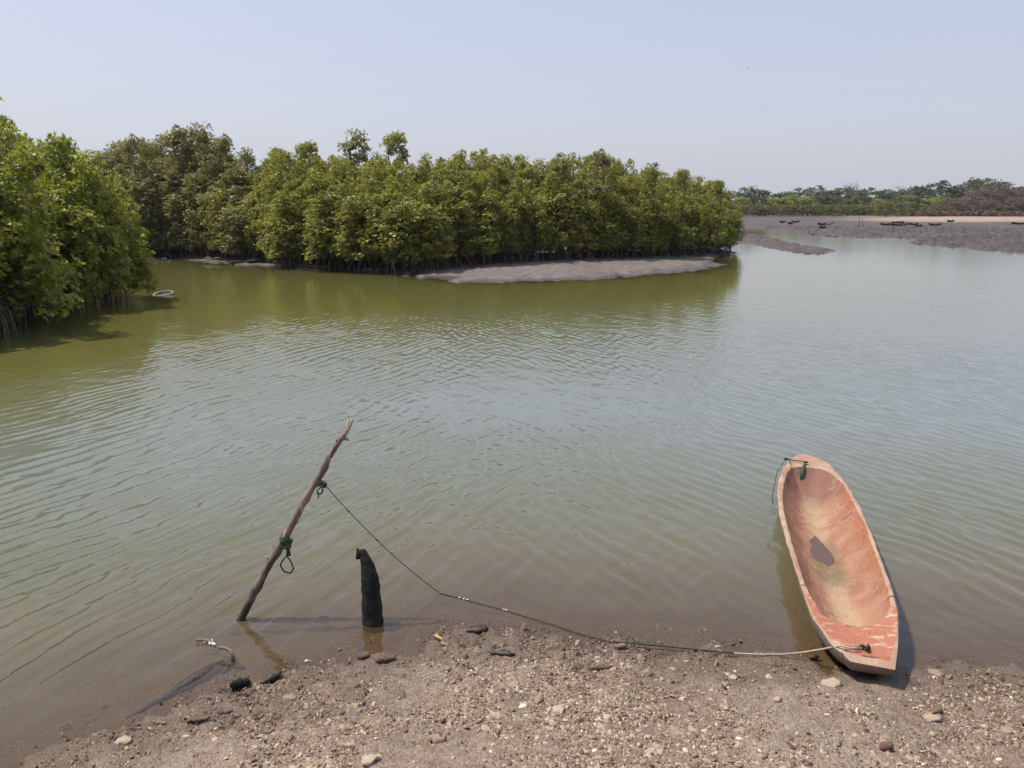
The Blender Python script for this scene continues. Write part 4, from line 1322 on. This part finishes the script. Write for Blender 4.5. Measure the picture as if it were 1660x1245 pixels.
for px, py, yt, lab in [(1392, 368, 350, 'left one of two thin stakes standing on the far mudflat'), (1398, 368, 353, 'right one of two thin stakes standing on the far mudflat')]:
    p = flat_pt(px, py); top = at_y(px + (1 if px < 1395 else -1), yt, p[1])
    b = MB(); b.tube(np.array([[0, 0, -.3], [0.02, 0, (top[2] - p[2]) / 2], [top[0] - p[0], 0, top[2] - p[2]]]), [.05, .045, .03], 6, jitter=.1)
    o = b.build('stake', M['stick']); o.location = p; tag(o, lab, 'stake', 'stakes on the mudflat')
p = flat_pt(1340, 366); b = MB(); q = np.array([flat_pt(1338, 366), flat_pt(1345, 365.6) + [0, 0, .15], flat_pt(1353, 364.5) + [0, 0, .45]]) - p
b.tube(q, [.14, .10, .05], 7, jitter=.15); o = b.build('driftwood_log', M['driftwood']); o.location = p; tag(o, 'dark log slanting up beside the dark canoe near the stakes', 'log')

# lumps of mud on the flats (too many to count)
def lumps(name, pts_, size, mat, seed):
    rng = np.random.default_rng(seed)
    n = len(pts_)
    base = np.array([(math.cos(k * 1.2566), math.sin(k * 1.2566), 0) for k in range(5)] + [(0, 0, .55)])
    s = size * rng.uniform(.4, 1.3, n) ** 1.2
    V = base[None] * s[:, None, None] * rng.uniform(.65, 1.35, (n, 6, 1)) + pts_[:, None, :]
    t = np.array([(k, (k + 1) % 5, 5) for k in range(5)])
    f = (t[None] + (np.arange(n) * 6)[:, None, None]).reshape(-1, 3)
    me = mesh_np(name, V.reshape(-1, 3), f, False)
    attr(me, 'wet', np.repeat(rng.random(n) ** 2 * .9, 6)); attr(me, 'sand', np.zeros(n * 6))
    o = obj(name, me, M[mat]); tag(o, kind='stuff')
    return o
rng = np.random.default_rng(12)
def scatter(fn, az0, az1, r0, r1, n, dmin, dmax, zmin=.01):
    a = np.radians(rng.uniform(az0, az1, n)); r = 1 / rng.uniform(1 / r1, 1 / r0, n)
    x, y = r * np.sin(a), r * np.cos(a); z, d = fn(x, y)
    k = (z > zmin) & (d > dmin) & (d < dmax)
    return np.stack([x, y, z - .02], 1)[k]
o = lumps('mud_lumps', scatter(flat_z, 18, 40, 42, 112, 9000, -.5, 46), .33, 'mudflat', 1); tag(o, 'dark lumps of mud and oyster clusters covering the mudflat', 'mud')
o = lumps('mud_lumps', scatter(bar_z, 14, 26, 40, 90, 3500, -.6, 5), .18, 'sandbar', 2); tag(o, 'small mud lumps covering the long low bar in the creek', 'mud')
o = lumps('mud_crumbs', scatter(bank_main, -35, 18, 25.5, 42, 16000, .05, 5.5, .01), .045, 'mud_bank', 3); tag(o, 'small crumbs of mud on the pale bank below the thicket', 'mud')

# bleached dead twigs on the mud edge at the left of the far bank
def dead_branch(px, py, L, label, seed):
    rng = np.random.default_rng(seed); p = shore_pt(px, py, 0.0); b = MB()
    for k in range(7):
        a = rng.normal(0, .5) + (math.pi if rng.random() < .5 else 0); l = L * rng.uniform(.4, 1)
        e = np.array([l * math.cos(a), .5 * l * math.sin(a), rng.uniform(0, .22) * l])
        b.tube(np.array([[0, 0, .02], e / 2 + [0, 0, .06], e]), [.035, .028, .012], 6, jitter=.2, rng=rng)
    o = b.build('dead_branch', M['bark_pale']); o.location = p; tag(o, label, 'branch')
dead_branch(395, 426, .9, 'bleached dead branch lying on the mud at the left of the far bank', 1)
dead_branch(345, 421, .6, 'small grey dead branch left of the bleached one', 2)
dead_branch(275, 415, .6, 'grey dead twigs at the foot of the brownish mangroves', 3)
dead_branch(520, 435, .6, 'thin dead branch at the waterline under the thicket left of the pale bank', 4)
dead_branch(610, 440, .7, 'pale dead branch at the left end of the pale mud bank', 5)

# ------------------------------------------------------------------ shells and gravel of the near shore
t = NT('shell')
sc = t.attr('tone')
nn = t.noise(55, 3, .6, t.pos())
col = t.ramp(t.math('ADD', sc, t.math('MULTIPLY', t.math('SUBTRACT', nn, .5), .25), True),
             [(0.0, (.05, .032, .023)), (.25, (.15, .101, .070)), (.5, (.275, .200, .142)), (.75, (.40, .312, .228)), (1.0, (.60, .52, .41))])
M['shells'] = t.done(t.pbr(col, .75, t.bump(nn, .3, .003), .35))

def shard_mesh(name, P, S, rng, tone, flat=.35, hgt=.22, lift=.0):
    n = len(P); m = 7
    a = (np.arange(m) * 6.283 / m)[None] + rng.uniform(0, 6.28, (n, 1))
    r = rng.uniform(.55, 1.15, (n, m)) * S[:, None]
    el = rng.uniform(.55, 1.0, (n, 1))
    x, y = r * np.cos(a), r * np.sin(a) * el
    th = rng.uniform(0, 6.28, (n, 1)); x, y = x * np.cos(th) - y * np.sin(th), x * np.sin(th) + y * np.cos(th)
    z = rng.normal(0, .10, (n, m)) * S[:, None]
    tx, ty_ = rng.normal(0, flat, (n, 1)), rng.normal(0, flat, (n, 1))
    z = z + x * tx + y * ty_
    top = np.stack([x * .72, y * .72, z + hgt * S[:, None] * rng.uniform(.4, 1.2, (n, 1))], -1)
    low = np.stack([x, y, z - .12 * S[:, None]], -1)
    c = np.stack([np.zeros(n), np.zeros(n), (hgt * rng.uniform(.3, 1.3, n)) * S], -1)[:, None]
    top[..., 2] += (x * tx + y * ty_) * .72
    V = np.concatenate([low, top, c], 1) + P[:, None, :]
    V[..., 2] += lift * S[:, None] * rng.random((n, 1))
    k = np.arange(m); k1 = (k + 1) % m
    t_ = np.concatenate([np.stack([k, k1, k1 + m], 1), np.stack([k, k1 + m, k + m], 1), np.stack([k + m, k1 + m, np.full(m, 2 * m)], 1)])
    f = (t_[None] + (np.arange(n) * (2 * m + 1))[:, None, None]).reshape(-1, 3)
    me = mesh_np(name, V.reshape(-1, 3), f, False)
    attr(me, 'tone', np.repeat(tone, 2 * m + 1))
    return me
rng = np.random.default_rng(77)
def ground_pts(n, dens=True, ymin=1.9, zlo=-.03):
    x = rng.uniform(-3.2, 3.6, n); y = rng.uniform(ymin, 4.25, n)
    z = shore_z(x, y)
    k = (z > zlo) & (abs(x) < .85 * y + .5)
    pn = vnoise(x * 2.1, y * 2.1, 301) + .6 * vnoise(x * 6, y * 6, 305)
    k &= rng.random(n) < np.clip(.58 + pn * 1.6, .06, 1)
    k &= (rng.random(n) < np.clip(.35 + z * 6, .12, 1))
    # none under the canoe end
    q = np.stack([x, y], 1) - CAN_A
    k &= ~((q @ CAX > -.05) & (abs(q @ np.array([CAX[1], -CAX[0]])) < .2))
    return np.stack([x, y, z], 1)[k]
P = ground_pts(270000)
S = .0046 * np.exp(rng.normal(0, .45, len(P)))
tone = np.clip(rng.normal(.50, .22, len(P)) - .25 * (1 - smoothstep(0, .06, P[:, 2])), 0, 1)
o = obj('shell_gravel', shard_mesh('shell_gravel', P, S, rng, tone, .32, .2, .3), M['shells'])
tag(o, 'crushed shells and gravel strewn over the muddy bank', 'shell gravel', None, 'stuff')
P = ground_pts(42000)
S = .0090 * np.exp(rng.normal(0, .40, len(P)))
tone = np.clip(rng.normal(.43, .21, len(P)) - .25 * (1 - smoothstep(0, .06, P[:, 2])), 0, 1)
o = obj('shell_fragments', shard_mesh('shell_fragments', P, S, rng, tone, .26, .16, .35), M['shells'])
tag(o, 'broken oyster shells scattered over the muddy bank', 'shell fragments', None, 'stuff')

# whole oyster shells big enough to pick out
def oyster_mesh(seed):
    rg = np.random.default_rng(seed)
    n, m = 6, 16
    a = np.arange(m) * 6.283 / m
    out = (1 + .30 * rg.normal(size=m)); out = np.clip((np.roll(out, 1) + 3 * out + np.roll(out, -1)) / 5, .5, 1.6)
    V = []
    for k in range(n):
        s = k / (n - 1)
        r = out * s * .5
        z = .07 * (1 - s ** 2) + .05 * rg.normal(size=m) * s
        V.append(np.stack([1.25 * r * np.cos(a), .85 * r * np.sin(a), z], 1))
    V = np.concatenate(V); low = V[-m:] * [.97, .97, 1] - [0, 0, .07]
    V = np.concatenate([V, low])
    i, j = np.meshgrid(np.arange(n), np.arange(m), indexing='ij'); j2 = (j + 1) % m
    q = np.stack([i * m + j, i * m + j2, (i + 1) * m + j2, (i + 1) * m + j], -1).reshape(-1, 4)[:, ::-1]
    me = mesh_np('oyster_shell', V, q, False)
    attr(me, 'tone', np.full(len(V), rg.uniform(.42, .80)))
    me.materials.append(M['shells'])
    return me
OY = [oyster_mesh(500 + i) for i in range(12)]
P = ground_pts(2600, zlo=.02)
# only those inside the frame
k = [i for i in range(len(P)) if P[i][1] > 2.6 and abs(P[i][0]) < .72 * P[i][1]]
P = P[k][:260]
for i, p in enumerate(P):
    o = obj('oyster_shell', OY[i % 12])
    s_ = .027 * math.exp(rng.normal(0, .25))
    o.location = (p[0], p[1], p[2] + .002); o.scale = (s_, s_, s_ * rng.uniform(.7, 1.3)); o.rotation_euler = (rng.normal(0, .2), rng.normal(0, .2), rng.uniform(0, 6.28))
    tag(o, 'pale oyster shell lying loose on the muddy shell bank', 'shell', 'loose oyster shells on the bank')
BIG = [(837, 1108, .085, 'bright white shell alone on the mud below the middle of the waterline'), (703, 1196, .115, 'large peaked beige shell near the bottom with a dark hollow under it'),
       (905, 1153, .085, 'pale oval shell right of the middle in the shell patch'), (470, 1130, .085, 'flat round pale shell near the left waterline'), (806, 1160, .08, 'brownish upright shell in the middle of the bank'),
       (605, 1228, .12, 'long thin pale shell at the bottom left of the middle'), (1518, 1090, .09, 'pale flat shell just right of the canoe end'), (1509, 1162, .10, 'pale shell standing on edge in front of and right of the canoe'),
       (1260, 1133, .05, 'round white pebble like shell in front of the canoe left side'), (1125, 1184, .055, 'round ribbed beige shell at the lower middle right'), (1345, 1108, .11, 'broad cracked pale shell close in front of the canoe'),
       (200, 1202, .07, 'beige lump shell at the left end of the bank'), (1640, 1185, .09, 'white shell near the right edge of the bank'), (725, 1022 + 60, .06, 'small pale shell above the peaked one near the waterline')]
for i, (px, py, s_, lab) in enumerate(BIG):
    p = shore_pt(px, py, .004)
    o = obj('oyster_shell', OY[(i * 5 + 2) % 12]); o.location = p; s_ *= .75; o.scale = (s_, s_, s_ * (2.2 if i in (1, 4) else 1.6)); o.rotation_euler = (rng.normal(0, .2), rng.normal(0, .2), rng.uniform(0, 6.28))
    tag(o, lab, 'shell')

# ------------------------------------------------------------------ rain puddle inside the canoe, birds
pts_, pu, pv = PUD
c = pts_.mean(0)
V = np.concatenate([pts_, [c]]) ; k = np.arange(len(pts_)); f = np.stack([k, (k + 1) % len(pts_), np.full(len(pts_), len(pts_))], 1)
o = obj('rain_puddle', mesh_np('rain_puddle', V - c, f, True), M['puddle']); o.location = c
tag(o, 'dark leaf shaped puddle of rain water on the canoe floor', 'puddle')

M['bird'] = plain('dark_feathers', (.02, .02, .022), .7)
def bird(px, py, Y, label, ang):
    p = at_y(px, py, Y); b = MB()
    b.tube(np.array([[-.16, 0, 0], [-.06, 0, .01], [.06, 0, .01], [.13, 0, .015], [.17, 0, .01]]), [.008, .035, .04, .025, .006], 8)
    for sg in (-1, 1):
        v = np.array([(.05, sg * .02, .02), (.02, sg * .18, .07), (-.05, sg * .36, .03), (-.08, sg * .18, .06), (-.06, sg * .02, .015)])
        b.add(np.concatenate([v, v - [0, 0, .008]]), [(0, 1, 3, 4), (5, 9, 8, 6)], [(1, 2, 3), (6, 8, 7)])
    o = b.build('bird', M['bird']); o.location = p; o.rotation_euler = (0.5, .2, ang); o.scale = (.8, .8, .8)
    tag(o, label, 'bird', 'birds in the sky')
bird(1212, 110, 85, 'higher one of two tiny dark birds in the sky', .6)
bird(1237.5, 177, 95, 'lower one of two tiny dark birds in the sky', 1.2)

# ------------------------------------------------------------------ dry-season haze
HAZE = 0.0002
v = np.array([(x, y, z) for x in (-560, 560) for y in (-540, 560) for z in (-2.2, 26.0)])
f = np.array([(0, 1, 3, 2), (4, 6, 7, 5), (0, 4, 5, 1), (2, 3, 7, 6), (0, 2, 6, 4), (1, 5, 7, 3)])
t = NT('dusty_air')
vol = t.n('VolumePrincipled', Color=(0.88, 0.90, 0.97), Density=HAZE, Anisotropy=0.3)
t.t.links.new(vol.outputs[0], t.out.inputs['Volume'])
o = obj('haze', mesh_np('haze', v, f), t.m); tag(o, kind='stuff')
